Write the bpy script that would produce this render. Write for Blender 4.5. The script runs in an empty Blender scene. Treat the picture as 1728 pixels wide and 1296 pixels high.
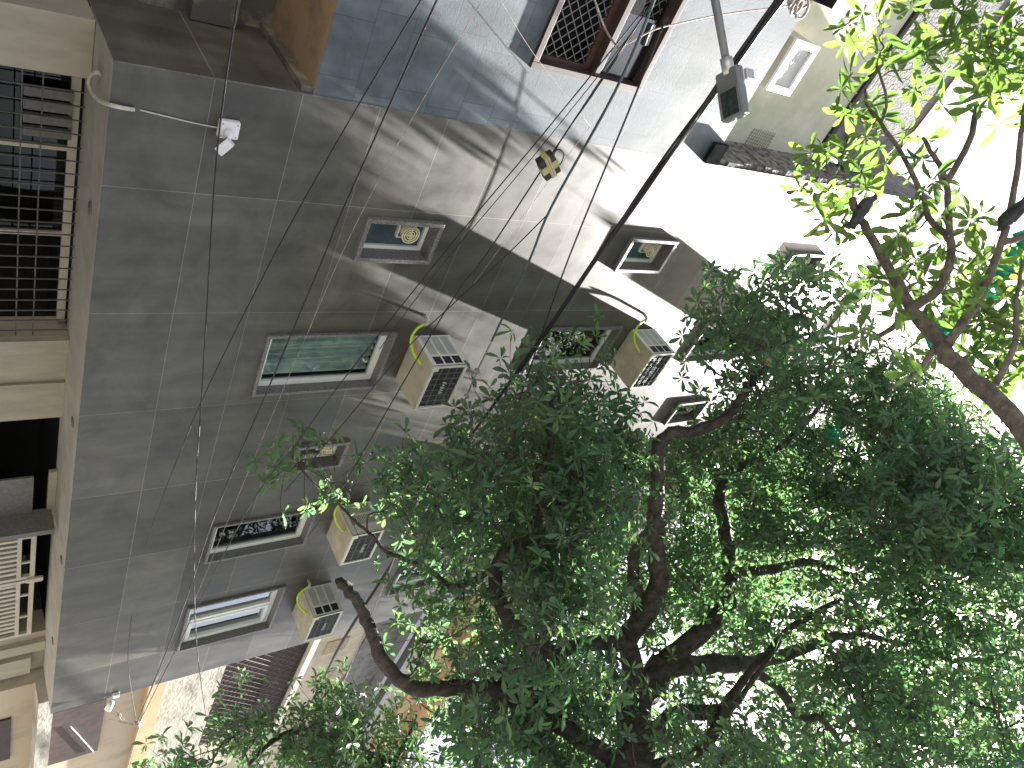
import bpy, math, random
import numpy as np
from mathutils import Vector, Matrix, noise as mnoise
random.seed(7); RS = np.random.RandomState(11)
SC = bpy.context.scene; COL = SC.collection
R = math.radians

# ------------------------------------------------------------------ camera
# the phone was held sideways: the picture's +x axis points up the building
F = 1309.0
AU = Vector((1706, -134, F)).normalized()
AH = Vector((-879, 1600, F)); AH = (AH - AU * AH.dot(AU)).normalized()
AN = AU.cross(AH)
CAM = Vector((0, 0, 1.6))
cd = bpy.data.cameras.new("camera"); cam = bpy.data.objects.new("camera", cd); COL.objects.link(cam)
cd.sensor_width = 36; cd.lens = 36 * F / 1728; cd.clip_start = 0.05; cd.clip_end = 500
cx = Vector((AH.x, AN.x, AU.x)); cy = Vector((AH.y, AN.y, AU.y)); cz = Vector((AH.z, AN.z, AU.z))
rot = Matrix((cx, -cy, -cz)).transposed()
cam.matrix_world = Matrix.Translation(CAM) @ rot.to_4x4()
SC.camera = cam
SC.render.resolution_x = 1024; SC.render.resolution_y = 768

# ------------------------------------------------------------------ light
SUN = Vector((0.352, -0.112, 0.93)).normalized()
w = bpy.data.worlds.new("World"); SC.world = w; w.use_nodes = True
nt = w.node_tree; bg = nt.nodes['Background']
sky = nt.nodes.new('ShaderNodeTexSky'); sky.sky_type = 'NISHITA'; sky.sun_disc = False
sky.sun_elevation = math.asin(SUN.z); sky.sun_rotation = math.atan2(SUN.x, SUN.y)
sky.dust_density = 6; sky.air_density = 0.7; sky.ozone_density = 0.0
nt.links.new(sky.outputs[0], bg.inputs[0]); bg.inputs[1].default_value = 0.05
sl = bpy.data.lights.new("sun", 'SUN'); sl.energy = 5.0; sl.angle = R(0.53); sl.color = (1, 0.965, 0.92)
so = bpy.data.objects.new("sun", sl); COL.objects.link(so)
so.rotation_euler = (-SUN).to_track_quat('-Z', 'Y').to_euler(); so.location = (4, -2, 30)
SC.view_settings.view_transform = 'Standard'; SC.view_settings.look = 'None'
SC.view_settings.exposure = 2.85; SC.view_settings.gamma = 1; SC.view_settings.use_curve_mapping = False
SC.cycles.max_bounces = 8; SC.cycles.transparent_max_bounces = 12

# ------------------------------------------------------------------ helpers
D = 5.0                                    # street facade plane, metres from the lens
def ray(px, py):
    r = Vector(((px - 864) / F, (py - 648) / F, 1)); return Vector((r.dot(AH), r.dot(AN), r.dot(AU)))
def atY(px, py, Y=D): r = ray(px, py); return CAM + r * (Y / r.y)
def atX(px, py, X): r = ray(px, py); return CAM + r * (X / r.x)
def atd(px, py, d): return CAM + ray(px, py).normalized() * d
def proj(p):
    d = p - CAM; c = AH * d.x + AN * d.y + AU * d.z; return (864 + F * c.x / c.z, 648 + F * c.y / c.z) if c.z > 0 else (-9999, -9999)
def inpoly(x, y, P):
    c = False; j = len(P) - 1
    for i in range(len(P)):
        xi, yi = P[i]; xj, yj = P[j]
        if (yi > y) != (yj > y) and x < (xj - xi) * (y - yi) / (yj - yi) + xi: c = not c
        j = i
    return c

def node(nt, t, **k):
    n = nt.nodes.new(t)
    for a, b in k.items(): setattr(n, a, b)
    return n
def mat(name, col, rough=0.6, var=0.15, scale=6.0, metal=0.0, spec=0.5, bump=0.0, bscale=40.0, col2=None, fac=(0.4, 0.65), stretch=None):
    m = bpy.data.materials.new(name); m.use_nodes = True; nt = m.node_tree; b = nt.nodes['Principled BSDF']
    b.inputs['Roughness'].default_value = rough; b.inputs['Metallic'].default_value = metal
    b.inputs['Specular IOR Level'].default_value = spec
    tc = node(nt, 'ShaderNodeTexCoord'); src = tc.outputs['Object']
    if stretch:
        mp = node(nt, 'ShaderNodeMapping'); mp.inputs['Scale'].default_value = stretch; nt.links.new(src, mp.inputs[0]); src = mp.outputs[0]
    nz = node(nt, 'ShaderNodeTexNoise'); nz.inputs['Scale'].default_value = scale; nz.inputs['Detail'].default_value = 8; nz.inputs['Roughness'].default_value = 0.62
    nt.links.new(src, nz.inputs['Vector'])
    cr = node(nt, 'ShaderNodeValToRGB'); cr.color_ramp.elements[0].position = fac[0]; cr.color_ramp.elements[1].position = fac[1]
    c2 = col2 or tuple(min(1, c * (1 + var)) for c in col); c1 = col if col2 else tuple(c * (1 - var) for c in col)
    cr.color_ramp.elements[0].color = (*c1, 1); cr.color_ramp.elements[1].color = (*c2, 1)
    nt.links.new(nz.outputs['Fac'], cr.inputs[0]); nt.links.new(cr.outputs[0], b.inputs['Base Color'])
    if bump:
        n2 = node(nt, 'ShaderNodeTexNoise'); n2.inputs['Scale'].default_value = bscale; n2.inputs['Detail'].default_value = 6
        nt.links.new(src, n2.inputs['Vector'])
        bp = node(nt, 'ShaderNodeBump'); bp.inputs['Strength'].default_value = bump; bp.inputs['Distance'].default_value = 0.02
        nt.links.new(n2.outputs['Fac'], bp.inputs['Height']); nt.links.new(bp.outputs[0], b.inputs['Normal'])
    return m

def tile_mat(name, col, mortar, bw, bh, ox, oz, ms, rough, var=0.12, off=0.0, bump=0.0, bscale=25, spec=0.5, side=False, sq=1.0, sqf=1):
    """wall cladding: a grid of slabs with real-world joint spacing, cloudy cement tone in each slab"""
    m = bpy.data.materials.new(name); m.use_nodes = True; nt = m.node_tree; b = nt.nodes['Principled BSDF']; L = nt.links
    tc = node(nt, 'ShaderNodeTexCoord'); sx = node(nt, 'ShaderNodeSeparateXYZ'); L.new(tc.outputs['Object'], sx.inputs[0])
    cb = node(nt, 'ShaderNodeCombineXYZ')
    a1 = node(nt, 'ShaderNodeMath', operation='SUBTRACT'); a1.inputs[1].default_value = ox - 50 * bw
    a2 = node(nt, 'ShaderNodeMath', operation='SUBTRACT'); a2.inputs[1].default_value = oz - 50 * bh
    L.new(sx.outputs['Y' if side else 'X'], a1.inputs[0]); L.new(sx.outputs['Z'], a2.inputs[0]); L.new(a1.outputs[0], cb.inputs[0]); L.new(a2.outputs[0], cb.inputs[1])
    br = node(nt, 'ShaderNodeTexBrick'); br.offset = off; br.offset_frequency = 2; br.squash = sq; br.squash_frequency = sqf
    br.inputs['Scale'].default_value = 1; br.inputs['Mortar Size'].default_value = ms; br.inputs['Mortar Smooth'].default_value = 0.1
    br.inputs['Brick Width'].default_value = bw; br.inputs['Row Height'].default_value = bh; br.inputs['Bias'].default_value = 0
    br.inputs['Color1'].default_value = (*[c * (1 - var) for c in col], 1); br.inputs['Color2'].default_value = (*[c * (1 + var) for c in col], 1)
    br.inputs['Mortar'].default_value = (*mortar, 1); L.new(cb.outputs[0], br.inputs['Vector'])
    nz = node(nt, 'ShaderNodeTexNoise'); nz.inputs['Scale'].default_value = 2.2; nz.inputs['Detail'].default_value = 9; nz.inputs['Roughness'].default_value = 0.65; nz.inputs['Distortion'].default_value = 0.6
    L.new(tc.outputs['Object'], nz.inputs['Vector'])
    cr = node(nt, 'ShaderNodeValToRGB'); cr.color_ramp.elements[0].position = 0.3; cr.color_ramp.elements[1].position = 0.72
    cr.color_ramp.elements[0].color = (0.62, 0.62, 0.61, 1); cr.color_ramp.elements[1].color = (1.4, 1.4, 1.38, 1); L.new(nz.outputs['Fac'], cr.inputs[0])
    mx = node(nt, 'ShaderNodeMix', data_type='RGBA', blend_type='MULTIPLY'); mx.inputs[0].default_value = 1
    L.new(br.outputs['Color'], mx.inputs[6]); L.new(cr.outputs[0], mx.inputs[7])
    # dust scratches: fine pale streaks
    vz = node(nt, 'ShaderNodeTexNoise'); vz.inputs['Scale'].default_value = 1.0; vz.inputs['Detail'].default_value = 4
    mp = node(nt, 'ShaderNodeMapping'); mp.inputs['Scale'].default_value = (9, 9, 2.5); mp.inputs['Rotation'].default_value = (0, 0.5, 0); L.new(tc.outputs['Object'], mp.inputs[0]); L.new(mp.outputs[0], vz.inputs['Vector'])
    c2 = node(nt, 'ShaderNodeValToRGB'); c2.color_ramp.elements[0].position = 0.66; c2.color_ramp.elements[1].position = 0.8
    c2.color_ramp.elements[0].color = (0, 0, 0, 1); c2.color_ramp.elements[1].color = (0.35, 0.35, 0.35, 1); L.new(vz.outputs['Fac'], c2.inputs[0])
    m2 = node(nt, 'ShaderNodeMix', data_type='RGBA'); L.new(c2.outputs[0], m2.inputs[0]); L.new(mx.outputs[2], m2.inputs[6]); m2.inputs[7].default_value = (*[min(1, c * 1.9) for c in col], 1)
    st = node(nt, 'ShaderNodeTexNoise'); st.inputs['Scale'].default_value = 1.0; st.inputs['Detail'].default_value = 5
    ms_ = node(nt, 'ShaderNodeMapping'); ms_.inputs['Scale'].default_value = (5, 5, 0.45); L.new(tc.outputs['Object'], ms_.inputs[0]); L.new(ms_.outputs[0], st.inputs['Vector'])
    c3 = node(nt, 'ShaderNodeValToRGB'); c3.color_ramp.elements[0].position = 0.3; c3.color_ramp.elements[1].position = 0.7
    c3.color_ramp.elements[0].color = (0.72, 0.72, 0.71, 1); c3.color_ramp.elements[1].color = (1.15, 1.15, 1.15, 1); L.new(st.outputs['Fac'], c3.inputs[0])
    m3 = node(nt, 'ShaderNodeMix', data_type='RGBA', blend_type='MULTIPLY'); m3.inputs[0].default_value = 1
    L.new(m2.outputs[2], m3.inputs[6]); L.new(c3.outputs[0], m3.inputs[7]); L.new(m3.outputs[2], b.inputs['Base Color'])
    b.inputs['Specular IOR Level'].default_value = spec
    rr = node(nt, 'ShaderNodeMapRange'); rr.inputs[1].default_value = 0.3; rr.inputs[2].default_value = 0.7; rr.inputs[3].default_value = rough - 0.05; rr.inputs[4].default_value = rough + 0.08
    L.new(nz.outputs['Fac'], rr.inputs[0]); L.new(rr.outputs[0], b.inputs['Roughness'])
    if bump:
        n2 = node(nt, 'ShaderNodeTexNoise'); n2.inputs['Scale'].default_value = bscale; n2.inputs['Detail'].default_value = 5; n2.inputs['Distortion'].default_value = 1.2
        L.new(tc.outputs['Object'], n2.inputs['Vector'])
        ad = node(nt, 'ShaderNodeMath', operation='MULTIPLY_ADD'); ad.inputs[1].default_value = -1.5; L.new(br.outputs['Fac'], ad.inputs[0]); L.new(n2.outputs['Fac'], ad.inputs[2])
        bp = node(nt, 'ShaderNodeBump'); bp.inputs['Strength'].default_value = bump; bp.inputs['Distance'].default_value = 0.02
        L.new(ad.outputs[0], bp.inputs['Height']); L.new(bp.outputs[0], b.inputs['Normal'])
    return m

def leaf_mat(name, c, c2, t, t2, tf):
    m = bpy.data.materials.new(name); m.use_nodes = True; nt = m.node_tree; b = nt.nodes['Principled BSDF']; L = nt.links; out = nt.nodes['Material Output']
    at = node(nt, 'ShaderNodeAttribute', attribute_name='tone'); 
    def ramp(a, z):
        r = node(nt, 'ShaderNodeValToRGB'); r.color_ramp.elements[0].color = (*a, 1); r.color_ramp.elements[1].color = (*z, 1); L.new(at.outputs['Fac'], r.inputs[0]); return r
    r1 = ramp(c, c2); r2 = ramp(t, t2)
    L.new(r1.outputs[0], b.inputs['Base Color']); b.inputs['Roughness'].default_value = 0.38; b.inputs['Specular IOR Level'].default_value = 0.45
    tr = node(nt, 'ShaderNodeBsdfTranslucent'); L.new(r2.outputs[0], tr.inputs[0])
    mx = node(nt, 'ShaderNodeMixShader'); mx.inputs[0].default_value = tf; L.new(b.outputs[0], mx.inputs[1]); L.new(tr.outputs[0], mx.inputs[2]); L.new(mx.outputs[0], out.inputs[0])
    return m

def glass_mat(name, tint, refl=0.18, rough=0.02):
    m = bpy.data.materials.new(name); m.use_nodes = True; nt = m.node_tree; L = nt.links; out = nt.nodes['Material Output']; nt.nodes.remove(nt.nodes['Principled BSDF'])
    t = node(nt, 'ShaderNodeBsdfTransparent'); t.inputs[0].default_value = (*tint, 1)
    g = node(nt, 'ShaderNodeBsdfGlossy'); g.inputs['Roughness'].default_value = rough; g.inputs[0].default_value = (0.9, 0.95, 0.95, 1)
    lw = node(nt, 'ShaderNodeFresnel'); lw.inputs[0].default_value = 1.52
    ad = node(nt, 'ShaderNodeMath', operation='MULTIPLY_ADD'); ad.inputs[1].default_value = 0.9; ad.inputs[2].default_value = refl; ad.use_clamp = True; L.new(lw.outputs[0], ad.inputs[0])
    mx = node(nt, 'ShaderNodeMixShader'); L.new(ad.outputs[0], mx.inputs[0]); L.new(t.outputs[0], mx.inputs[1]); L.new(g.outputs[0], mx.inputs[2]); L.new(mx.outputs[0], out.inputs[0])
    return m

class MB:
    """collects shapes, then links them as ONE mesh object"""
    def __init__(s): s.v = []; s.f = []
    def quad(s, *p): n = len(s.v); s.v += [tuple(q) for q in p]; s.f.append(tuple(range(n, n + len(p)))); return s
    def box(s, x0, x1, y0, y1, z0, z1):
        n = len(s.v)
        s.v += [(x0, y0, z0), (x1, y0, z0), (x1, y1, z0), (x0, y1, z0), (x0, y0, z1), (x1, y0, z1), (x1, y1, z1), (x0, y1, z1)]
        s.f += [tuple(n + i for i in f) for f in ((3, 2, 1, 0), (4, 5, 6, 7), (0, 1, 5, 4), (1, 2, 6, 5), (2, 3, 7, 6), (3, 0, 4, 7))]; return s
    def ring(s, x0, x1, z0, z1, wd, y0, y1, wb=None):
        wb = wb or wd
        s.box(x0, x0 + wd, y0, y1, z0, z1); s.box(x1 - wd, x1, y0, y1, z0, z1)
        s.box(x0 + wd, x1 - wd, y0, y1, z0, z0 + wb); s.box(x0 + wd, x1 - wd, y0, y1, z1 - wd, z1); return s
    def tube(s, pts, r, n=6, cap=True):
        pts = [Vector(p) for p in pts]; rs = r if isinstance(r, (list, tuple)) else [r] * len(pts); base = len(s.v); up = None
        for i, p in enumerate(pts):
            t = (pts[min(i + 1, len(pts) - 1)] - pts[max(i - 1, 0)]).normalized()
            if up is None: up = t.orthogonal().normalized()
            up = (up - t * up.dot(t)); up = up.normalized() if up.length > 1e-6 else t.orthogonal().normalized(); sd = t.cross(up)
            for k in range(n):
                a = 2 * math.pi * k / n; s.v.append(tuple(p + (up * math.cos(a) + sd * math.sin(a)) * rs[i]))
        for i in range(len(pts) - 1):
            for k in range(n):
                a = base + i * n + k; b2 = base + i * n + (k + 1) % n; s.f.append((a, b2, b2 + n, a + n))
        if cap: s.f.append(tuple(base + k for k in range(n))[::-1]); s.f.append(tuple(base + (len(pts) - 1) * n + k for k in range(n)))
        return s
    def torus(s, c, ax, R0, r, n=24, m=6):
        c = Vector(c); ax = Vector(ax).normalized(); a = ax.orthogonal().normalized(); b2 = ax.cross(a); base = len(s.v)
        for i in range(n):
            t = 2 * math.pi * i / n; rad = a * math.cos(t) + b2 * math.sin(t)
            for k in range(m):
                u = 2 * math.pi * k / m; s.v.append(tuple(c + rad * (R0 + r * math.cos(u)) + ax * r * math.sin(u)))
        for i in range(n):
            for k in range(m):
                s.f.append((base + i * m + k, base + ((i + 1) % n) * m + k, base + ((i + 1) % n) * m + (k + 1) % m, base + i * m + (k + 1) % m))
        return s
    def xf(s, M): s.v = [tuple(M @ Vector(p)) for p in s.v]; return s
    def build(s, name, m, parent=None, smooth=False, bevel=0.0):
        me = bpy.data.meshes.new(name); me.from_pydata(s.v, [], s.f); me.update(); me.materials.append(m)
        if smooth: me.polygons.foreach_set('use_smooth', [True] * len(me.polygons))
        o = bpy.data.objects.new(name, me); COL.objects.link(o)
        if parent:
            o.parent = parent; o.matrix_parent_inverse = Matrix.Translation(-Vector(parent.location))
        if bevel:
            bv = o.modifiers.new('bevel', 'BEVEL'); bv.width = bevel; bv.segments = 2; bv.limit_method = 'ANGLE'
        return o
def tag(o, label, cat, group=None):
    o['label'] = label; o['category'] = cat
    if group: o['group'] = group
    return o
def empty(name, loc, label, cat, group=None):
    o = bpy.data.objects.new(name, None); o.location = loc; o.empty_display_size = 0.2; COL.objects.link(o); return tag(o, label, cat, group)
def smooth_path(P, k=4):
    out = []
    n = len(P)
    for i in range(n - 1):
        p0, p1, p2, p3 = P[max(i - 1, 0)], P[i], P[i + 1], P[min(i + 2, n - 1)]
        for j in range(k):
            t = j / k
            out.append(0.5 * ((2 * p1) + (p2 - p0) * t + (2 * p0 - 5 * p1 + 4 * p2 - p3) * t * t + (3 * p1 - p0 - 3 * p2 + p3) * t ** 3))
    out.append(P[-1]); return out

# ------------------------------------------------------------------ materials
M = {}
M['tile'] = tile_mat('grey cement tile', (0.078, 0.0745, 0.064), (0.20, 0.195, 0.18), 1.117, 0.6, 4.26, 2.655, 0.0026, 0.43, 0.27, spec=0.5)
M['tile_side'] = tile_mat('brown grey cement tile', (0.11, 0.10, 0.086), (0.25, 0.24, 0.2), 1.1, 0.6, 4.9, 2.655, 0.004, 0.45, 0.1, side=True)
M['blue'] = tile_mat('rough blue grey stone tile', (0.095, 0.12, 0.14), (0.06, 0.077, 0.09), 0.6, 0.3, 0.4, 3.92, 0.0035, 0.62, 0.12, spec=0.35, off=0.5, bump=0.10, bscale=55, sq=0.7, sqf=2)
M['granite'] = mat('grey granite', (0.085, 0.082, 0.08), 0.45, col2=(0.24, 0.235, 0.225), scale=60, fac=(0.35, 0.7))
M['upvc'] = mat('white window plastic', (0.80, 0.82, 0.80), 0.35, 0.04)
M['glass'] = glass_mat('window glass', (0.42, 0.56, 0.56), 0.06)
M['glass_r'] = glass_mat('reflective window glass', (0.42, 0.56, 0.56), 0.28)
M['glass_c'] = glass_mat('clear window glass', (0.72, 0.78, 0.77), 0.0)
M['frost'] = mat('frosted blue glass', (0.06, 0.095, 0.105), 0.12, 0.2, spec=0.6)
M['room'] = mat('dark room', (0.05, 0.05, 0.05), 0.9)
M['curtain'] = mat('grey green curtain', (0.52, 0.60, 0.62), 0.85, 0.25, scale=3)
M['vent'] = mat('yellowed plastic', (0.74, 0.69, 0.46), 0.5, 0.08)
M['ventdark'] = mat('dark fan hollow', (0.03, 0.03, 0.028), 0.8)
M['soffit'] = mat('dusty beige soffit paint', (0.36, 0.345, 0.30), 0.85, 0.12, scale=4, bump=0.2, bscale=20)
M['beige'] = mat('beige wall paint', (0.36, 0.325, 0.245), 0.8, col2=(0.21, 0.19, 0.145), scale=3, fac=(.45, .85), bump=0.25, bscale=25, stretch=(1.6, 1.6, .5))
M['iron'] = mat('painted grille iron', (0.085, 0.078, 0.066), 0.5, 0.15)
M['cream'] = mat('cream door and gate paint', (0.46, 0.43, 0.34), 0.5, 0.1)
M['sheet'] = mat('grey sheet metal', (0.14, 0.135, 0.12), 0.6, 0.15, scale=30)
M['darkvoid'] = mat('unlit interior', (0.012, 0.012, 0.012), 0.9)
M['brownwood'] = mat('dark brown wood', (0.06, 0.03, 0.022), 0.5, 0.3, scale=20, stretch=(1, 1, 0.15))
M['oldbrown'] = mat('peeling brown paint', (0.04, 0.024, 0.021), 0.6, col2=(0.22, 0.17, 0.16), scale=9, fac=(0.58, 0.78))
M['orange'] = mat('stained orange plaster', (0.32, 0.225, 0.13), 0.85, col2=(0.14, 0.11, 0.08), scale=2.5, fac=(0.5, 0.78), bump=0.2)
M['dirt'] = mat('dirty weathered concrete', (0.10, 0.095, 0.085), 0.9, col2=(0.34, 0.29, 0.2), scale=3.5, fac=(0.48, 0.7), bump=0.5, bscale=14)
M['creamwall'] = mat('cream green plaster', (0.40, 0.42, 0.31), 0.85, col2=(0.54, 0.53, 0.43), scale=1.6, fac=(0.38, 0.6), bump=0.15, bscale=18)
M['cement'] = mat('rough grey cement render', (0.15, 0.15, 0.143), 0.9, 0.3, scale=5, bump=1.0, bscale=30)
M['rubble'] = mat('broken mortar', (0.16, 0.155, 0.15), 0.95, 0.6, scale=14, bump=1.5, bscale=12)
M['peach'] = mat('peach painted wall', (0.40, 0.335, 0.235), 0.8, col2=(0.24, 0.20, 0.15), scale=2.2, fac=(0.5, 0.8), stretch=(1, 1, .5))
M['peachd'] = mat('orange tan band paint', (0.48, 0.30, 0.17), 0.8, 0.1, scale=3)
M['stained'] = mat('stained whitewash', (0.36, 0.345, 0.29), 0.85, col2=(0.11, 0.105, 0.085), scale=2.2, fac=(0.45, 0.72), bump=0.4, bscale=9, stretch=(1, 1, 2.2))
M['paleplaster'] = mat('pale plaster', (0.42, 0.375, 0.29), 0.85, col2=(0.25, 0.225, 0.18), scale=2.0, fac=(0.45, 0.7), bump=0.3, bscale=12)
M['rust'] = mat('rust brown shutter', (0.034, 0.019, 0.015), 0.65, 0.4, scale=8)
M['ac'] = mat('tan air conditioner sheet metal', (0.50, 0.45, 0.34), 0.5, 0.14, scale=6)
M['acw'] = mat('off white louver plastic', (0.72, 0.71, 0.64), 0.5, 0.06)
M['aclouv'] = mat('grey louver slots', (0.42, 0.45, 0.43), 0.5, 0.1)
M['acdark'] = mat('black condenser fins', (0.022, 0.023, 0.026), 0.55, 0.4, scale=40)
M['wire'] = mat('grey wire guard', (0.15, 0.15, 0.155), 0.5, 0.1)
M['badge'] = mat('pale badge lettering', (0.6, 0.62, 0.62), 0.4, 0.1)
M['lime'] = mat('lime green hose', (0.47, 0.72, 0.03), 0.35, 0.06)
M['white'] = mat('white plastic', (0.78, 0.78, 0.80), 0.4, 0.03)
M['conduit'] = mat('dusty white conduit', (0.5, 0.48, 0.42), 0.6, 0.12)
M['black'] = mat('black cable rubber', (0.012, 0.012, 0.013), 0.55, 0.2)
M['teal'] = mat('weathered teal conduit', (0.035, 0.06, 0.066), 0.35, 0.3, scale=20)
M['tancable'] = mat('sun bleached cable', (0.34, 0.29, 0.25), 0.6, 0.3, scale=20)
M['pink'] = mat('faded pink cable', (0.42, 0.30, 0.28), 0.6, 0.2)
M['tape'] = mat('yellow packing tape', (0.36, 0.33, 0.13), 0.4, 0.2, scale=15)
M['lampgrey'] = mat('grey lamp metal', (0.19, 0.20, 0.21), 0.45, 0.1, metal=0.3)
M['lampglass'] = mat('unlit led panel', (0.03, 0.045, 0.045), 0.2, 0.4, scale=40)
M['alu'] = mat('bright aluminium clamp', (0.55, 0.56, 0.57), 0.35, 0.05, metal=0.6)
M['bark'] = mat('grey brown bark', (0.06, 0.05, 0.042), 0.85, 0.5, scale=14, bump=1.3, bscale=16, stretch=(1, 1, 0.5))
M['bark2'] = mat('pale grey bark', (0.13, 0.11, 0.09), 0.85, 0.4, scale=12, bump=1.2, bscale=22)
M['leaf'] = leaf_mat('dark whorled leaves', (0.056, 0.108, 0.068), (0.11, 0.175, 0.105), (0.10, 0.25, 0.10), (0.28, 0.46, 0.13), 0.40)
M['leaf2'] = leaf_mat('light young leaves', (0.05, 0.10, 0.03), (0.09, 0.16, 0.045), (0.13, 0.25, 0.05), (0.27, 0.42, 0.075), 0.45)
M['leaf3'] = leaf_mat('mid green leaves', (0.03, 0.07, 0.025), (0.07, 0.12, 0.04), (0.14, 0.3, 0.05), (0.38, 0.55, 0.08), 0.38)
M['net'] = mat('green plastic net', (0.01, 0.42, 0.24), 0.5, 0.15)
M['feather'] = mat('dark slate feathers', (0.035, 0.038, 0.045), 0.6, 0.4, scale=30)
M['asphalt'] = mat('street asphalt', (0.10, 0.098, 0.092), 0.9, 0.25, scale=3, bump=0.4, bscale=60)
M['paving'] = mat('concrete pavement', (0.27, 0.255, 0.23), 0.9, 0.15, scale=4)

# ------------------------------------------------------------------ setting
g = MB().quad((-150, -150, 0), (150, -150, 0), (150, 150, 0), (-150, 150, 0)).build('ground', M['asphalt']); g['kind'] = 'structure'
p = MB().box(-30, 40, 4.4, 30, 0.0, 0.14).build('pavement', M['paving']); p['kind'] = 'structure'
p.location.z = 0.004

# ------------------------------------------------------------------ the grey tiled building
X0, X1, Z0, ZT = 2.27, 10.73, 2.655, 13.3
YG = 5.66                                  # ground floor wall, under the overhang
bld = empty('apartment_building', ((X0 + X1) / 2, 8, 0), 'apartment building clad in large grey cement tiles with white framed windows', 'building')
# (x0, x1, z0, z1, kind)
WIN = [(3.22, 3.66, 4.63, 5.385, 'bath'), (3.22, 3.67, 7.77, 8.51, 'bath'), (3.26, 3.70, 10.85, 11.62, 'bath'),
       (6.08, 6.5, 4.72, 5.32, 'bath'), (6.08, 6.52, 7.75, 8.45, 'bath'), (6.10, 6.58, 10.78, 11.52, 'bath'),
       (4.51, 5.27, 4.07, 5.365, 'curtain'), (4.51, 5.22, 7.27, 8.50, 'fixed'), (4.48, 5.22, 10.12, 11.35, 'fixed'),
       (7.28, 7.98, 4.06, 5.26, 'fixed'), (7.28, 7.98, 7.22, 8.45, 'fixed'), (7.28, 7.98, 10.2, 11.4, 'fixed'),
       (8.90, 9.93, 4.02, 5.245, 'slide'), (8.84, 9.87, 7.02, 8.25, 'slide'), (8.84, 9.87, 10.1, 11.3, 'slide')]
xs = sorted(set([X0, X1] + [q for a in WIN for q in a[:2]])); zs = sorted(set([Z0, ZT] + [q for a in WIN for q in a[2:4]]))
mb = MB()
for i in range(len(xs) - 1):
    for j in range(len(zs) - 1):
        cxm = (xs[i] + xs[i + 1]) / 2; czm = (zs[j] + zs[j + 1]) / 2
        if any(a[0] < cxm < a[1] and a[2] < czm < a[3] for a in WIN): continue
        mb.quad((xs[i], D, zs[j]), (xs[i + 1], D, zs[j]), (xs[i + 1], D, zs[j + 1]), (xs[i], D, zs[j + 1]))
mb.build('wall', M['tile'], bld)
MB().quad((X0, 9, Z0), (X0, D, Z0), (X0, D, 4.6), (X0, 9, 4.6)).build('side_wall', M['tile_side'], bld)
MB().quad((X0, 12, 4.6), (X0, D, 4.6), (X0, D, ZT), (X0, 12, ZT)).build('upper_side_wall', M['cement'], bld)
MB().quad((X1, D, Z0), (X1, 12, Z0), (X1, 12, ZT), (X1, D, ZT)).build('upper_side_wall', M['cement'], bld)
MB().box(X0 - 0.02, X1 + 0.02, D - 0.03, 12, ZT, ZT + 0.12).build('roof', M['cement'], bld)
MB().quad((X0, 12, 0), (X1, 12, 0), (X1, 12, ZT), (X0, 12, ZT)).build('rear_wall', M['cement'], bld)
# thin pale putty line along the left corner
pm = MB(); zz = Z0
while zz < 4.9:
    h = random.uniform(0.12, 0.4); wd_ = random.uniform(0.004, 0.010); pm.box(X0 - 0.003, X0 + wd_, D - 0.004, D + 0.004, zz, zz + h); zz += h
pm.build('corner_putty', M['cement'], bld)
# soffit, with recessed light discs
MB().quad((X0, D, Z0 - 0.0), (X0, YG + 0.1, Z0), (X1, YG + 0.1, Z0), (X1, D, Z0)).build('soffit', M['soffit'], bld)
for sx, sy in ((3.49, 5.25), (5.66, 5.2), (7.66, 5.15), (9.36, 5.22)):
    MB().tube([(sx, sy, Z0 - 0.008), (sx, sy, Z0 + 0.002)], 0.05, 20).build('downlight', M['sheet'], bld, True)
# ground floor
gw = MB()
def gq(x0, x1, z0, z1, y=YG): gw.quad((x0, y, z0), (x1, y, z0), (x1, y, z1), (x0, y, z1))
gq(5.06, 6.08, 0, Z0); gq(2.68, 5.06, 0, 1.0)
gw.quad((5.06, YG, 1.0), (5.06, YG + 0.25, 1.0), (5.06, YG + 0.25, Z0), (5.06, YG, Z0))
gw.quad((6.08, YG, 0), (6.08, YG + 0.3, 0), (6.08, YG + 0.3, Z0), (6.08, YG, Z0))
gw.build('ground_floor_wall', M['beige'], bld)
gw = MB(); gq(9.85, X1, 0, Z0); gw.quad((9.85, YG, 0), (9.85, YG + 0.3, 0), (9.85, YG + 0.3, Z0), (9.85, YG, Z0)); gw.build('ground_floor_wall', M['beige'], bld)
MB().box(6.87, 7.55, YG - .002, YG + .04, 2.58, Z0 - .003).build('gate_lintel', M['beige'], bld)
MB().box(X0 + 0.01, 2.68, YG - 0.10, YG + 0.3, 0, Z0 - 0.004).build('pilaster', M['beige'], bld)
MB().box(5.06, 5.2, YG - 0.07, YG - 0.002, 0, Z0 - 0.003).box(5.60, 5.64, YG - 0.03, YG - 0.002, 0, Z0 - 0.003).build('wall_band', M['beige'], bld)
MB().quad((2.3, 7.4, 0), (X1, 7.4, 0), (X1, 7.4, Z0 + .2), (2.3, 7.4, Z0 + .2)).quad((2.3, 7.4, Z0 + .1), (X1, 7.4, Z0 + .1), (X1, YG + .02, Z0 + .1), (2.3, YG + .02, Z0 + .1)).build('interior', M['darkvoid'], bld)
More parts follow.
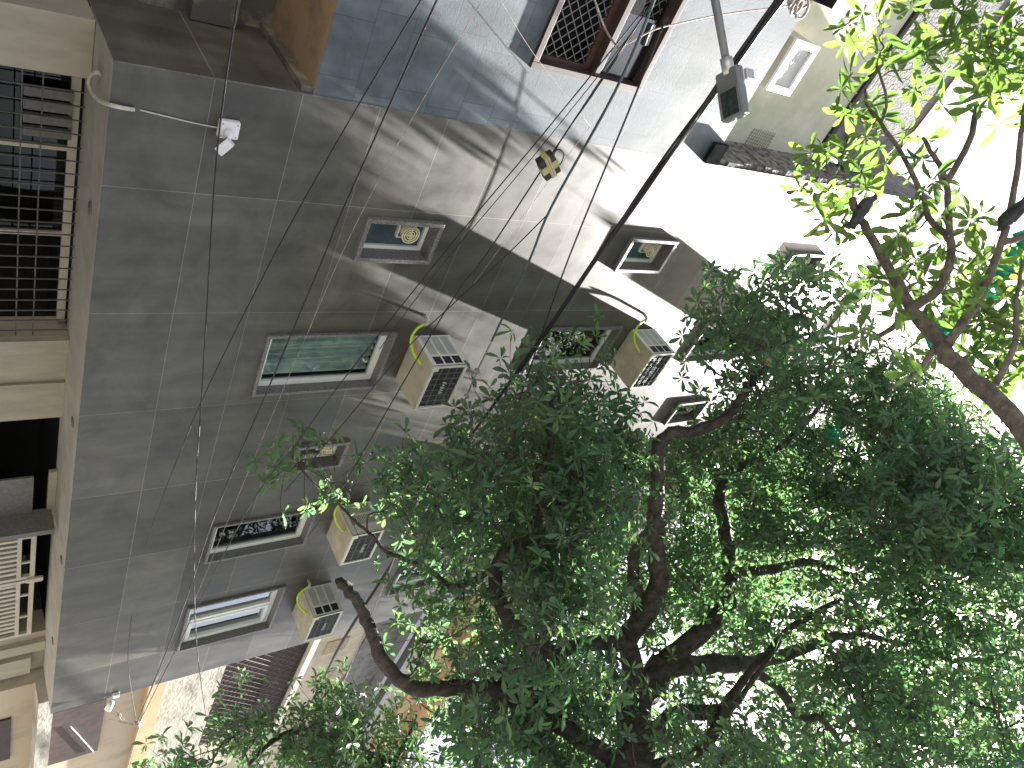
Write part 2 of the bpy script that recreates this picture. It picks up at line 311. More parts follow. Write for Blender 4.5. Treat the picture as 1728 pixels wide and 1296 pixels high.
# grilled ground floor window
gwn = MB().box(2.7, 5.04, YG + 0.16, YG + 0.2, Z0 - 0.07, Z0 - 0.01)
for x in (3.36, 4.12): gwn.box(x, x + 0.032, YG + 0.16, YG + 0.2, 1.0, Z0 - 0.07)
gwin = gwn.build('grilled_window', M['cream'], bld)
MB().quad((2.7, YG + 0.185, 1), (4.12, YG + 0.185, 1), (4.12, YG + 0.185, Z0 - .07), (2.7, YG + 0.185, Z0 - .07)).build('pane', glass_mat('dim glass', (0.2, 0.22, 0.22), 0.0), gwin)
gb = MB()
for z in (atY(66, 300, YG).z, atY(33, 300, YG).z): gb.box(2.69, 5.05, YG - 0.004, YG + 0.006, z - 0.0045, z + 0.0045)
k = 2.72
while k < 5.05: gb.box(k - 0.0028, k + 0.0028, YG - 0.016, YG - 0.004, 1.0, Z0 - 0.01); k += 0.108
gb.build('grille', M['iron'], gwin)
vb = MB()
for i in range(4): vb.box(2.9 + i * 0.10, 2.965 + i * 0.10, YG + 0.10, YG + 0.14, Z0 - 0.36, Z0 - 0.06)
vb.build('louver_vent', M['sheet'], gwin)
# gate: swung-out sheet leaf and two barred leaves
MB().box(6.9, 7.52, YG - 0.012, YG + 0.012, 0.1, 2.45).box(7.46, 7.53, YG - 0.26, YG + 0.02, 0.1, 2.62).build('sheet_gate_leaf', M['sheet'], bld)
gt = MB()
for (a, b2) in ((7.56, 8.62), (8.65, 9.82)):
    gt.ring(a, b2, 0.15, 2.50, 0.045, YG - 0.03, YG + 0.01); gt.box(a + .045, b2 - .045, YG - 0.028, YG + 0.008, 2.33, 2.37)
    k = a + 0.09
    while k < b2 - 0.06: gt.box(k - 0.02, k + 0.02, YG - 0.022, YG + 0.0, 0.19, 2.33); k += 0.085
    for xx in (a + .3, a + .75): gt.box(xx, xx + .03, YG - .02, YG, 2.37, 2.456)
gate = gt.build('gate', M['cream'], bld)
MB().box(8.60, 8.67, YG - 0.06, YG - 0.031, 2.42, 2.58).build('latch', M['cream'], gate)
MB().quad((7.5, YG + 0.06, 0), (9.85, YG + 0.06, 0), (9.85, YG + 0.06, 2.34), (7.5, YG + 0.06, 2.34)).build('gate_backing', M['sheet'], gate)
MB().box(10.0, 10.2, YG - 0.06, YG - 0.002, 0, Z0 - 0.003).box(10.25, X1 - 0.1, YG - 0.10, YG - 0.002, 0, 2.5).build('wall_band', M['beige'], bld)

def window(x0, x1, z0, z1, kind):
    t = 0.042 if kind == 'bath' else 0.032
    pr = 0.045 if kind == 'bath' else 0.03
    w_ = MB().ring(x0, x1, z0, z1, t, D - pr, D + 0.16).build('window', M['granite'], bld, bevel=0.004)
    a, b2, c, e = x0 + t, x1 - t, z0 + t, z1 - t
    y = D + (0.105 if kind == 'bath' else 0.075); fw = 0.035 if kind == 'bath' else 0.062
    fr = MB().ring(a + .001, b2 - .001, c + .001, e - .001, fw, y, y + 0.05)
    a += fw; b2 -= fw; c += fw; e -= fw
    if kind == 'slide':
        mid = a + (b2 - a) * 0.46
        fr.box(mid - 0.03, mid + 0.03, y - 0.012, y + 0.051, c, e)
        fr.ring(mid + 0.03, b2, c, e, 0.05, y - 0.02, y + 0.03)
    fr.build('frame', M['upvc'], w_, bevel=0.003)
    if kind == 'bath':
        MB().quad((a, y + 0.03, c), (b2, y + 0.03, c), (b2, y + 0.03, e), (a, y + 0.03, e)).build('pane', M['frost'], w_)
        vx = a + (b2 - a) * 0.36; vz = c + (e - c) * 0.70; s = min(b2 - a, 0.30) * 0.30
        MB().ring(vx - s, vx + s, vz - s, vz + s, 0.012, y - 0.002, y + 0.029).build('vent_surround', M['upvc'], w_)
        v_ = MB().tube([(vx, y + 0.028, vz), (vx, y - 0.075, vz)], s * 0.86, 28).build('exhaust_vent', M['vent'], w_, True)
        m_ = MB()
        for q in (0.95, 0.68, 0.42): m_.torus((vx, y - 0.083, vz), (0, 1, 0), s * q, 0.006)
        m_.tube([(vx - s * .9, y - 0.083, vz), (vx + s * .9, y - 0.083, vz)], 0.004).tube([(vx, y - 0.083, vz - s * .9), (vx, y - 0.083, vz + s * .9)], 0.004)
        m_.tube([(vx, y - 0.077, vz), (vx, y - 0.09, vz)], s * 0.25, 16)
        m_.build('vent_grille', M['vent'], w_, True)
        MB().tube([(vx, y - 0.0755, vz), (vx, y - 0.0765, vz)], s * 0.78, 24).build('fan_hollow', M['ventdark'], w_)
    else:
        MB().quad((a, y + 0.03, c), (b2, y + 0.03, c), (b2, y + 0.03, e), (a, y + 0.03, e)).build('pane', M[{'curtain': 'glass_c', 'slide': 'glass_r'}.get(kind, 'glass')], w_)
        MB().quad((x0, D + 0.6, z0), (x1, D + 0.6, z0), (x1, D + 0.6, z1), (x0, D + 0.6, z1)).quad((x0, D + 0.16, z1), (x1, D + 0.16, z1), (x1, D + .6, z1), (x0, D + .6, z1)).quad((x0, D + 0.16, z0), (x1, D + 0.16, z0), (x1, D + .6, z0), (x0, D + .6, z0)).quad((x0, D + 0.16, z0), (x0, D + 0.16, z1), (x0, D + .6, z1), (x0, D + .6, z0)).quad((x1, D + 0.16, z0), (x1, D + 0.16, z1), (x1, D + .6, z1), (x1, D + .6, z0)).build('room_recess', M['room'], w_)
        if kind == 'curtain':
            m_ = MB(); n = 40; x_ = [a + (b2 - a) * 0.95 * i / n for i in range(n + 1)]
            f_ = lambda i: y + 0.075 + 0.028 * math.sin(i * 0.95) + 0.012 * math.sin(i * 2.3)
            for i in range(n): m_.quad((x_[i], f_(i), c), (x_[i + 1], f_(i + 1), c), (x_[i + 1], f_(i + 1), e), (x_[i], f_(i), e))
            m_.build('curtain', M['curtain'], w_, True)
        else:
            m_ = MB().box(a, a + 0.012, y - .004, y + .029, c, e); m_.box(a + (b2 - a) * .5, a + (b2 - a) * .5 + .05, y - .01, y, e - .1, e - .04)
            m_.build('gasket', M['black'], w_)
    return w_
for a in WIN: window(*a)

# ------------------------------------------------------------------ air conditioners
def aircon(x, z, label, perforated=False, hose=True, hz=0.0):
    root = empty('air_conditioner', (x, D, z), label, 'air conditioner', 'window air conditioners on the grey building')
    W_, H_, P_ = 0.60, 0.415, 0.46
    yb, yo = D + 0.02, D - P_
    MB().box(x + 0.012, x + W_, yo + 0.02, yb, z + 0.004, z + H_).build('casing', M['ac'], root, bevel=0.006)
    b_ = MB().box(x, x + W_, yo, D, z - 0.012, z + 0.004)
    b_.build('base_pan', M['ac'], root, bevel=0.004)
    MB().box(x + .05, x + .20, yo + .10, yo + .23, z - .018, z - .0125).box(x + 0.08, x + W_ - .04, D - .2, D - .03, z - .017, z - .0125).build('pan_rib', M['ac'], root, bevel=0.003)
    sp = MB().box(x, x + 0.012, yo, D - 0.004, z + 0.005, z + H_).build('side_panel', M['acw'], root, bevel=0.003)
    yin = lambda f: D - 0.03 - (P_ - 0.05) * f
    if perforated:
        pm = MB()
        for (f0, f1) in ((0.0, 0.32), (0.38, 0.70)):
            n = 14
            for i in range(n):
                zz = z + 0.05 + (H_ - 0.1) * i / n
                for k_ in range(7):
                    ya = yin(f0 + (f1 - f0) * (k_ + 0.15) / 7); yb2 = yin(f0 + (f1 - f0) * (k_ + 0.75) / 7)
                    pm.box(x - 0.0015, x, yb2, ya, zz, zz + (H_ - .1) / n * 0.6)
        pm.build('perforated_grille', M['acdark'], sp)
    else:
        lo = MB(); da = MB()
        for i in range(3):
            za = z + 0.05 + (H_ - 0.08) * i / 3; zb = za + (H_ - 0.08) / 3 - 0.022
            n = 16
            for k_ in range(n):
                lo.box(x - 0.002, x, yin(0.64 * (k_ + .85) / n), yin(0.64 * k_ / n), za, zb)
            da.box(x - 0.002, x, yin(0.96), yin(0.71), za, zb)
        lo.build('louver', M['aclouv'], sp); da.build('side_vent', M['acdark'], sp)
    fp = MB().ring(x, x + W_, z + 0.005, z + H_, 0.03, yo - 0.002, yo + 0.018)
    fp.box(x + .03, x + .075, yo - .001, yo + .018, z + .03, z + .08)
    fp = fp.build('front_frame', M['acw'], root, bevel=0.003)
    MB().quad((x + .03, yo + 0.015, z + .035), (x + W_ - .03, yo + 0.015, z + .035), (x + W_ - .03, yo + 0.015, z + H_ - .03), (x + .03, yo + 0.015, z + H_ - .03)).build('condenser', M['acdark'], root)
    wg = MB()
    for i in range(1, 7): xx = x + .03 + (W_ - .06) * i / 7; wg.tube([(xx, yo + .004, z + .03), (xx, yo + .004, z + H_ - .03)], 0.0035, 5)
    for i in range(1, 4): zz = z + .03 + (H_ - .06) * i / 4; wg.tube([(x + .03, yo, zz), (x + W_ - .03, yo, zz)], 0.0035, 5)
    wg.build('wire_guard', M['wire'], root)
    bd = MB(); xx = x + .22; zc_ = z + H_ * .52
    for dx, h in ((0, .05), (.035, .03), (.07, .05), (.105, .035), (.14, .05)):
        bd.tube([(xx + dx, yo - .006, zc_ - h / 2), (xx + dx + .014, yo - .006, zc_ + h / 2)], 0.005, 5).tube([(xx + dx + .014, yo - .006, zc_ + h / 2), (xx + dx + .027, yo - .006, zc_ - h / 3)], 0.004, 5)
    bd.build('badge', M['badge'], fp)
    if hose:
        a = Vector((x - 0.26 + hz, D - 0.02, z + 0.02)); b_ = Vector((x + 0.12, yo + 0.17, z - 0.02))
        c0 = a + Vector((0.02, -0.10, -0.03)); 
        pts = [a + Vector((.015, -.08, -.03)), a + Vector((.06, -.11, -.13)), a.lerp(b_, .45) + Vector((0, -.02, -.15)), a.lerp(b_, .75) + Vector((0, 0, -.10)), b_ + Vector((-.03, 0, -.03)), b_ + Vector((0, 0, .01))]
        MB().tube(smooth_path(pts, 6), 0.0135, 10).build('drain_hose', M['lime'], root, True)
        MB().tube([a + Vector((0, .02, 0)), a + Vector((0, -.05, 0)), a + Vector((.012, -.085, -.02)), a + Vector((.02, -.10, -.05))], 0.017, 10).build('pipe_stub', M['conduit'], root, True)
    return root
aircon(4.57, 5.585, 'tan window air conditioner above the curtained first floor window, two dark cables crossing it')
aircon(4.57, 8.71, 'air conditioner below the highest sunlit grey wall, above the second floor window')
aircon(4.60, 11.85, 'topmost air conditioner almost wholly hidden behind dark leaves near the building top', hose=False)
aircon(7.31, 5.545, 'air conditioner with perforated side panel, leafy twig hanging in front of it', True)
aircon(7.31, 8.66, 'air conditioner on second floor buried behind the dense dark foliage', hose=False)
aircon(7.40, 11.72, 'upper air conditioner glimpsed through a gap beside the bent branch', hose=False)
aircon(9.09, 5.52, 'air conditioner nearest the right corner of grey building, above the sliding window', hz=0.05)

# ------------------------------------------------------------------ sensor camera, conduit, corner lamp
r = empty('security_camera', (2.61, D, 3.37), 'small white security camera on a square box on the grey wall', 'security camera')
MB().box(2.535, 2.665, D - 0.05, D, 3.32, 3.46).build('mount_box', M['white'], r, bevel=0.012)
sm = MB()
for a in (2.555, 2.645):
    for b in (3.34, 3.44): sm.tube([(a, D - 0.052, b), (a, D - 0.049, b)], 0.005, 8)
sm.build('screw', M['sheet'], r)
MB().tube([(2.61, D - 0.05, 3.385), (2.615, D - 0.075, 3.375), (2.63, D - 0.105, 3.36)], [0.034, 0.03, 0.024], 14).build('swivel', M['white'], r, True)
hd = MB().box(-0.055, 0.055, -0.05, 0.05, -0.032, 0.032).xf(Matrix.Translation((2.66, D - 0.16, 3.34)) @ Matrix.Rotation(R(38), 4, 'Y') @ Matrix.Rotation(R(30), 4, 'X'))
hd.build('camera_head', M['white'], r, bevel=0.006)
MB().box(-0.045, 0.045, -0.04, 0.04, -0.036, -0.033).xf(Matrix.Translation((2.66, D - 0.16, 3.34)) @ Matrix.Rotation(R(38), 4, 'Y') @ Matrix.Rotation(R(30), 4, 'X')).build('lens_plate', M['black'], r)
MB().tube(smooth_path([Vector((2.56, D - .006, 2.83)), Vector((2.57, D - .012, 2.93)), Vector((2.585, D - .01, 3.05)), Vector((2.60, D - .008, 3.18)), Vector((2.61, D - .008, 3.33))], 5), 0.005, 6).build('lead', M['conduit'], r, True)
def atZ(px, py, Z): r_ = ray(px, py); return CAM + r_ * ((Z - CAM.z) / r_.z)
cpts = [atZ(170, 126, Z0 - .002), atZ(163, 122, Z0 - .03), atZ(153, 128, Z0 - .04), atZ(150, 142, Z0 - .045), atZ(155, 157, Z0 - .045), atZ(168, 170, Z0 - .03), atY(190, 178, D - .03), atY(208, 182, D - .022), atY(227, 185, D - .02)]
tag(MB().tube(smooth_path(cpts, 6), 0.013, 10).build('conduit', M['conduit'], None, True), 'curved white conduit rising from the soffit onto the grey wall edge', 'conduit')
r = empty('corner_light', (10.7, D, 3.36), 'little white spotlight on the lower right corner of grey wall', 'light')
MB().box(10.62, 10.70, D - .05, D, 3.34, 3.42).build('bracket', M['white'], r, bevel=0.008)
MB().tube([(10.70, D - .08, 3.33), (10.80, D - .12, 3.28)], [0.03, 0.045], 14).build('lamp_head', M['white'], r, True)

# ------------------------------------------------------------------ left neighbour, blue stone front
nb = empty('stone_clad_building', (0, 8, 0), 'neighbouring building with blue grey stone front and cream plaster top floor', 'building')
ZB, ZS = 3.92, 8.30
wx0, wx1, wz0, wz1 = -0.5, 1.73, 5.58, 6.82
mb = MB()
for (a, b2, c, e) in ((-6, wx0, ZB, ZS), (wx1, X0 - .002, ZB, ZS), (wx0, wx1, ZB, wz0), (wx0, wx1, wz1, ZS)): mb.quad((a, D, c), (b2, D, c), (b2, D, e), (a, D, e))
mb.quad((-6, D, ZS), (X0 - .002, D, ZS), (X0 - .002, D + .12, ZS), (-6, D + .12, ZS))
mb.build('stone_wall', M['blue'], nb)
MB().quad((-6, D, ZB), (-6, 6.0, ZB), (X0, 6.0, ZB), (X0, D, ZB)).build('soffit', M['orange'], nb)
MB().quad((-6, 6.0, 0), (X0, 6.0, 0), (X0, 6.0, ZB), (-6, 6.0, ZB)).box(-6, X0 - .01, 5.86, 6.0, 3.3, 3.62).build('under_wall', M['dirt'], nb)
MB().box(X0 - 0.05, X0 - .004, D + .02, 5.99, 3.84, ZB - .002).build('edge_beam', M['dirt'], nb)
wf = MB().ring(wx0, wx1, wz0, wz1, 0.055, D - 0.03, D + 0.10)
zm = 6.27
wf.box(wx0 + .055, wx1 - .055, D - 0.02, D + .09, zm - .03, zm + .03)
wno = wf.build('window', M['oldbrown'], nb, bevel=0.004)
l2 = MB()
for a in (0.98, 1.64): l2.box(a, a + .05, D + .07, D + .12, wz0 + .055, zm - .03)
l2.box(1.03, 1.64, D + .07, D + .12, wz0 + .055, wz0 + .12).box(1.03, 1.64, D + .07, D + .12, zm - .09, zm - .03).box(0.2, .98, D + .07, D + .12, wz0 + .055, wz0 + .12)
l2.build('sash', M['brownwood'], wno)
lt = MB()
def lattice(mb, x0, x1, z0, z1, y, s, r_):
    n = int((x1 - x0 + z1 - z0) / s) + 1
    for i in range(n):
        o = i * s
        a = Vector((max(x0, x0 + o - (z1 - z0)), y, min(z1, z0 + o))); b = Vector((min(x1, x0 + o), y, max(z0, z0 + o - (x1 - x0))))
        if (a - b).length > .01: mb.tube([a, b], r_, 4, False)
        a = Vector((max(x0, x0 + o - (z1 - z0)), y - .004, max(z0, z1 - o))); b = Vector((min(x1, x0 + o), y - .004, min(z1, z1 - o + (x1 - x0))))
        if (a - b).length > .01: mb.tube([a, b], r_, 4, False)
lattice(lt, 1.03, 1.64, wz0 + .12, zm - .09, D + .09, .1, .0045); lattice(lt, .25, .98, wz0 + .12, zm - .05, D + .09, .1, .0045)
lattice(lt, .3, 1.2, zm + .05, wz1 - .06, D + .13, .1, .0045)
lt.build('lattice', M['wire'], wno)
MB().quad((1.15, D + .06, zm + .03), (wx1 - .055, D + .06, zm + .03), (wx1 - .055, D + .06, wz1 - .055), (1.15, D + .06, wz1 - .055)).build('pane', glass_mat('dusty pane', (.35, .38, .38), .12, .15), wno)
pnl = MB(); n = 12
for i in range(n):
    a = 0.3 + .95 * i / n; b2 = 0.3 + .95 * (i + 1) / n; f_ = lambda q: .10 + .03 * math.sin(q * 5)
    pnl.quad((a, D + .07, zm + .03), (b2, D + .07, zm + .03), (b2, D + .07, zm + .15 + f_(b2)), (a, D + .07, zm + .15 + f_(a)))
pnl.build('dusty_sheet', M['cement'], wno)
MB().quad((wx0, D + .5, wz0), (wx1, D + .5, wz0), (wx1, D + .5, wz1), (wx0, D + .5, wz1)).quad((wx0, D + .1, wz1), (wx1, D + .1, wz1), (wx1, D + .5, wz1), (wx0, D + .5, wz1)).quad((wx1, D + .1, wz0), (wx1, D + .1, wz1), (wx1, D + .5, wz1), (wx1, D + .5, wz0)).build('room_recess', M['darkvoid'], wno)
# cream upper floor, set back behind the stone parapet
YC = D + 0.5
OV = .06
zc1 = atY(1425, 200, YC - OV).z
cw = MB()
ox0, ox1, oz0, oz1 = -0.6, 0.62, 8.6, 9.35      # dark opening at picture top
for (a, b2, c, e) in ((-6, ox0, 8.0, zc1), (ox1, X0 - .08, 8.0, zc1), (ox0, ox1, 8.0, oz0), (ox0, ox1, oz1, zc1)): cw.quad((a, YC, c), (b2, YC, c), (b2, YC, e), (a, YC, e))
cw.build('plaster_wall', M['creamwall'], nb)
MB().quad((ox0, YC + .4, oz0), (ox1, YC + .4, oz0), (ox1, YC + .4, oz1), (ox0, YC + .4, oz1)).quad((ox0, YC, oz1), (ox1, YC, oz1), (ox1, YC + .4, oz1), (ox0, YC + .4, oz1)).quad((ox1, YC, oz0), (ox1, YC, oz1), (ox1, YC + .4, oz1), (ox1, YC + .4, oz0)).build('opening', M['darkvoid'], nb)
zt1 = atY(1655, 72, YC - OV).z
MB().box(-6, X0 - .09, YC - OV, YC + .6, zc1 + .03, zt1).build('parapet', M['cement'], nb)
MB().box(-6, X0 - .1, YC - OV - .02, YC + .02, zt1, zt1 + .04).build('coping', mat('faded red edging', (.4, .12, .1), .7, .3), nb)
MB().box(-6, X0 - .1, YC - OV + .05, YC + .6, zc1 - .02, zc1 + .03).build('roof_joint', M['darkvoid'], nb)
def rough_strip(name, x0, x1, y0, y1, z0, z1, nseg, m_, parent, amp):
    mb = MB(); n = nseg
    for i in range(n):
        a = z0 + (z1 - z0) * i / n; b2 = z0 + (z1 - z0) * (i + 1) / n
        dx = random.uniform(0, amp); dy = random.uniform(0, amp)
        mb.box(x0 - dx, x1, y0 - dy, y1, a, b2 + .01)
    o = mb.build(name, m_, parent); o.modifiers.new('b', 'BEVEL').width = .008; return o
rough_strip('broken_joint', X0 - .05, X0 - .003, D + .03, YC + .1, ZS, zc1 + .5, 22, M['rubble'], nb, .035)
MB().box(X0 - .24, X0 - .02, D - .05, D - .001, ZS - .16, ZS + .05).build('loose_stone_slab', mat('shade black slab', (.02, .02, .022), .95, .3, spec=0.0), nb)  # near-black colour stands in for the slab's shaded side and underside
dp = atY(1440, 275, YC - OV - .1)
MB().tube([dp + Vector((0, .2, 0)), dp, dp + Vector((.02, -.14, -.02))], .03, 12).build('drain_spout', M['conduit'], nb, True)
lm = MB(); lp = atY(1405, 255, YC - OV - .02)
for i in range(9): q = lp + Vector((random.uniform(-.28, .12), random.uniform(-.05, .02), random.uniform(0, .25))); lm.tube([q, q + Vector((random.uniform(-.1, .1), -.01, random.uniform(.02, .12)))], random.uniform(.02, .05), 7)
lm.build('mortar_patch', M['cement'], nb, True)
ms = MB(); mp_ = atY(1262, 238, YC - .006)
for i in range(9): ms.tube([mp_ + Vector((.09 * (i - 4) * .4, 0, -.05 + .0)), mp_ + Vector((.09 * (i - 4) * .4 + .03, 0, .42))], .0025, 4)
for i in range(10): ms.tube([mp_ + Vector((-.16, 0, -.02 + i * .045)), mp_ + Vector((.17, 0, -.02 + i * .045))], .0025, 4)
ms.build('exposed_mesh', M['sheet'], nb)
# white framed window unit above the parapet
r = empty('window_unit', (1.2, YC, 8.6), 'white framed mesh fronted window unit on the ledge of cream wall', 'window unit')
ca, cb_, cc, ce = atY(1290, 148, D + .05), atY(1345, 64, D + .05), atY(1383, 78, D + .05), atY(1330, 163, D + .05)
ux0, ux1 = min(cb_.x, cc.x) , (ca.x + ce.x) / 2; uz0, uz1 = (ca.z + cb_.z) / 2, (cc.z + ce.z) / 2
MB().ring(ux0, ux1, uz0, uz1, .07, D + .03, D + .06).build('frame', M['white'], r, bevel=.004)
MB().box(ux0 + .01, ux1 - .01, D + .062, YC + .05, uz0 + .01, uz1 - .01).build('casing', M['ac'], r)
MB().quad((ux0 + .07, D + .055, uz0 + .07), (ux1 - .07, D + .055, uz0 + .07), (ux1 - .07, D + .055, uz1 - .07), (ux0 + .07, D + .055, uz1 - .07)).build('mesh_screen', M['aclouv'], r)
fl = MB()
for i in range(10): a = random.uniform(ux0 + .1, ux1 - .13); b2 = random.uniform(uz0 + .12, uz1 - .1); fl.tube([(a, D + .053, b2), (a + random.uniform(.01, .04), D + .053, b2 + random.uniform(-.02, .02))], .006, 5)
fl.build('paper_scraps', M['white'], r)

# ------------------------------------------------------------------ right neighbour
YR = 5.5
rn = empty('old_plastered_building', (16, 8, 0), 'old plastered building beyond the grey one, peach below and stained white above', 'building')
def rq(name, px, m_, y=YR, th=.05, parent=rn):
    """one band or panel of the right hand front, real rectangle from two measured corners"""
    (x0, z0, x1, z1) = px
    return MB().box(x0, x1, y - th, y, z0, z1).build(name, m_, parent)
XR0, XR1 = X1 + .02, 19.5
MB().box(XR0, XR1, YR, 12, 0, 10.4).build('wall', M['paleplaster'], rn)
rq('shop_wall', (XR0, 0, XR1, 2.55), M['peach'], th=.03)
rq('slab_edge', (XR0, 2.55, XR1, 2.72), M['stained'], th=.32)
rq('shutter', (11.6, 2.76, 13.25, 3.42), M['rust'], th=.10)
MB().tube([(12.1, YR - .12, 3.0), (13.2, YR - .12, 3.36)], .008, 6).build('shutter_rod', M['conduit'], rn)
for a in (11.5, 13.1): rq('shop_shutter', (a, 0.2, a + 1.2, 2.3), M['rust'], th=.06)
rq('peach_panel', (XR0, 2.74, XR1, 3.95), M['peach'], th=.03)
rq('tan_band', (XR0, 3.95, XR1, 4.18), M['peachd'], th=.14)
rq('whitewashed_wall', (XR0, 4.18, XR1, 5.08), M['stained'], th=.06)
wv = rq('lattice_window', (11.7, 5.08, 14.6, 6.45), M['rust'], th=.02)
lt = MB(); lattice(lt, 11.7, 14.6, 5.10, 6.43, YR - .04, .15, .006); lt.build('lattice', M['oldbrown'], wv)
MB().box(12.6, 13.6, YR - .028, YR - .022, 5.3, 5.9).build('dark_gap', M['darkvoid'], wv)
rq('window_head', (11.5, 6.45, 14.8, 6.56), M['conduit'], th=.12)
for a, z in ((12.0, 6.85), (13.2, 6.9)):
    v_ = rq('vent_block', (a, z, a + .42, z + .42), M['peachd'], th=.012)
    lt = MB(); lattice(lt, a, a + .42, z, z + .42, YR - .02, .07, .005); lt.build('lattice', M['conduit'], v_)
rq('grey_plaster_band', (XR0, 7.6, XR1, 8.35), M['cement'], th=.04)
rq('awning_rail', (XR0, 8.35, XR1, 8.45), M['lampgrey'], th=.25)
rq('cornice', (XR0, 8.7, XR1, 8.78), M['lampgrey'], th=.22)
rq('upper_band', (XR0, 9.6, XR1, 9.95), M['peachd'], th=.10)
MB().box(XR0, XR1 + .1, YR - .5, YR + .5, 10.2, 10.3).build('roof_slab', M['peachd'], rn)
MB().box(XR0, XR1 + .12, YR - .55, YR + .5, 10.301, 10.4).build('roof_edge', M['white'], rn)

# ------------------------------------------------------------------ street lamp
r = empty('street_lamp', (-2.4, 4.6, 0), 'grey led street lamp on a long arm over the street', 'street lamp')
la, lb, lc = atd(1205, -10, 5.3), atd(1229, 118, 5.15), atd(1241, 200, 5.05)
ax = (la - lb).normalized(); far = la + ax * 2.2
MB().tube([far, la, lb + (lb - la) * .05], .026, 14).build('arm', M['lampgrey'], r, True)
MB().tube([Vector((far.x, far.y, 0)), Vector((far.x, far.y, far.z + .25))], [.075, .05], 16).build('pole', M['lampgrey'], r, True)
MB().tube([lb + ax * .07, lb - ax * .03], .037, 14).build('clamp', M['alu'], r, True)
MB().tube([la + Vector((0.01, .02, .035)) + ax * 1.5, la + Vector((0.01, .02, .035)), lb + Vector((.01, .02, .035))], .008, 6).build('lead', M['black'], r, True)
fw_ = (lc - lb).normalized(); vd = (CAM - (lb + lc) / 2).normalized(); dn = Vector((.12, -.1, -1)); dn = (dn - fw_ * dn.dot(fw_)).normalized(); sd_ = fw_.cross(dn)
HL = (lc - lb).length * 1.0; MX = Matrix((fw_, sd_, dn)).transposed().to_4x4(); MX.translation = lb
MB().box(0, HL, -.085, .085, -.035, .028).xf(MX).build('head', M['lampgrey'], r, bevel=.016)
MB().box(HL * .42, HL * .96, -.062, .062, .0285, .031).xf(MX).build('led_panel', M['lampglass'], r)
lr = MB().ring(HL * .40, HL * .97, -.075, .075, .011, .0, .0)
lr = MB()
for (a, b2, c, e) in ((HL * .40, HL * .43, -.075, .075), (HL * .95, HL * .975, -.075, .075), (HL * .43, HL * .95, -.075, -.06), (HL * .43, HL * .95, .06, .075)): lr.box(a, b2, c, e, .0285, .037)
lr.xf(MX).build('panel_rim', M['lampgrey'], r)
MB().box(.03, HL * .32, -.11, -.086, -.09, -.02).xf(MX).build('gear_box', M['alu'], r, bevel=.004)
fi = MB()
for i in range(14): fi.box(HL * (.4 + i * .042), HL * (.4 + i * .042) + .006, -.06, .06, -.06, -.035)
fi.xf(MX).build('cooling_fins', M['lampgrey'], r)

# ------------------------------------------------------------------ cables
def cable(pts, rad, m_, label, name='cable', cat='cable', n=6):
    P = smooth_path([atY(*q) for q in pts], 6)
    return tag(MB().tube(P, rad * 1.2, n).build(name, m_, None, True), label, cat, 'overhead cables along the street')
cable([(404, -20, 4.3), (366, 260, 4.3), (349, 520, 4.35), (340, 672, 4.35), (330, 830, 4.4), (328, 997, 4.4), (334, 1110, 4.45), (348, 1210, 4.5)], .0045, M['black'], 'thin black cable hanging nearly straight in front of the white security camera')
cable([(722, -20, 3.9), (576, 227, 4.0), (463, 430, 4.1), (340, 677, 4.3), (280, 825, 4.5), (258, 885, 4.7), (246, 920, 4.95)], .004, M['black'], 'thin cable that ends at the grey wall left of the darkest windows')
cable([(746, -20, 3.8), (576, 360, 4.0), (547, 432, 4.0), (447, 669, 4.2), (365, 862, 4.3), (300, 1050, 4.4), (230, 1222, 4.5)], .005, M['black'], 'black cable passing just left of the small window with the vent')
cable([(1092, 10, 3.6), (920, 222, 3.7), (745, 432, 3.9), (576, 645, 4.1), (500, 749, 4.2), (417, 862, 4.3), (293, 1104, 4.5), (233, 1224, 4.6)], .004, M['black'], 'cable running across the lower pane of curtained window to the far hub')
cable([(1100, 5, 3.6), (930, 262, 3.7), (819, 432, 3.8), (749, 529, 3.9), (576, 825, 4.1), (520, 905, 4.2)], .005, M['black'], 'cable carrying the black and yellow taped box')
cable([(923, 363, 3.72), (853, 432, 3.8), (773, 505, 3.9), (676, 599, 4.0), (576, 719, 4.1), (480, 830, 4.2)], .004, M['black'], 'branch cable leaving the teal conduit and crossing the tan air conditioner')
cable([(1112, -20, 3.5), (1040, 150, 3.6), (930, 350, 3.7), (893, 440, 3.75), (830, 575, 3.85)], .0085, M['teal'], 'stiff teal grey conduit strung in mid air', 'conduit', 'conduit')
cable([(830, 575, 3.85), (806, 625, 3.9), (776, 695, 4.0), (733, 792, 4.1), (690, 880, 4.2), (649, 984, 4.3), (589, 1130, 4.5), (560, 1190, 4.6)], .008, M['tancable'], 'sun bleached tan cable with knots below the teal conduit')
for (a, b2, y), wh in zip(((806, 625, 3.9), (788, 668, 3.96), (772, 704, 4.0), (649, 984, 4.3)), ('nearest the teal conduit', 'second below the teal conduit', 'thickest, just above the dark leaves', 'beside the twig in front of the right wall')):
    c = atY(a, b2, y)
    tag(MB().tube([c + Vector((-.02, 0, -.03)), c + Vector((.0, -.012, 0)), c + Vector((.03, 0, .018))], [.012, .02, .01], 7).build('cable_tie', M['tancable'], None, True), 'twisted tape knot on the tan cable, ' + wh, 'cable tie', 'tape knots on the tan cable')
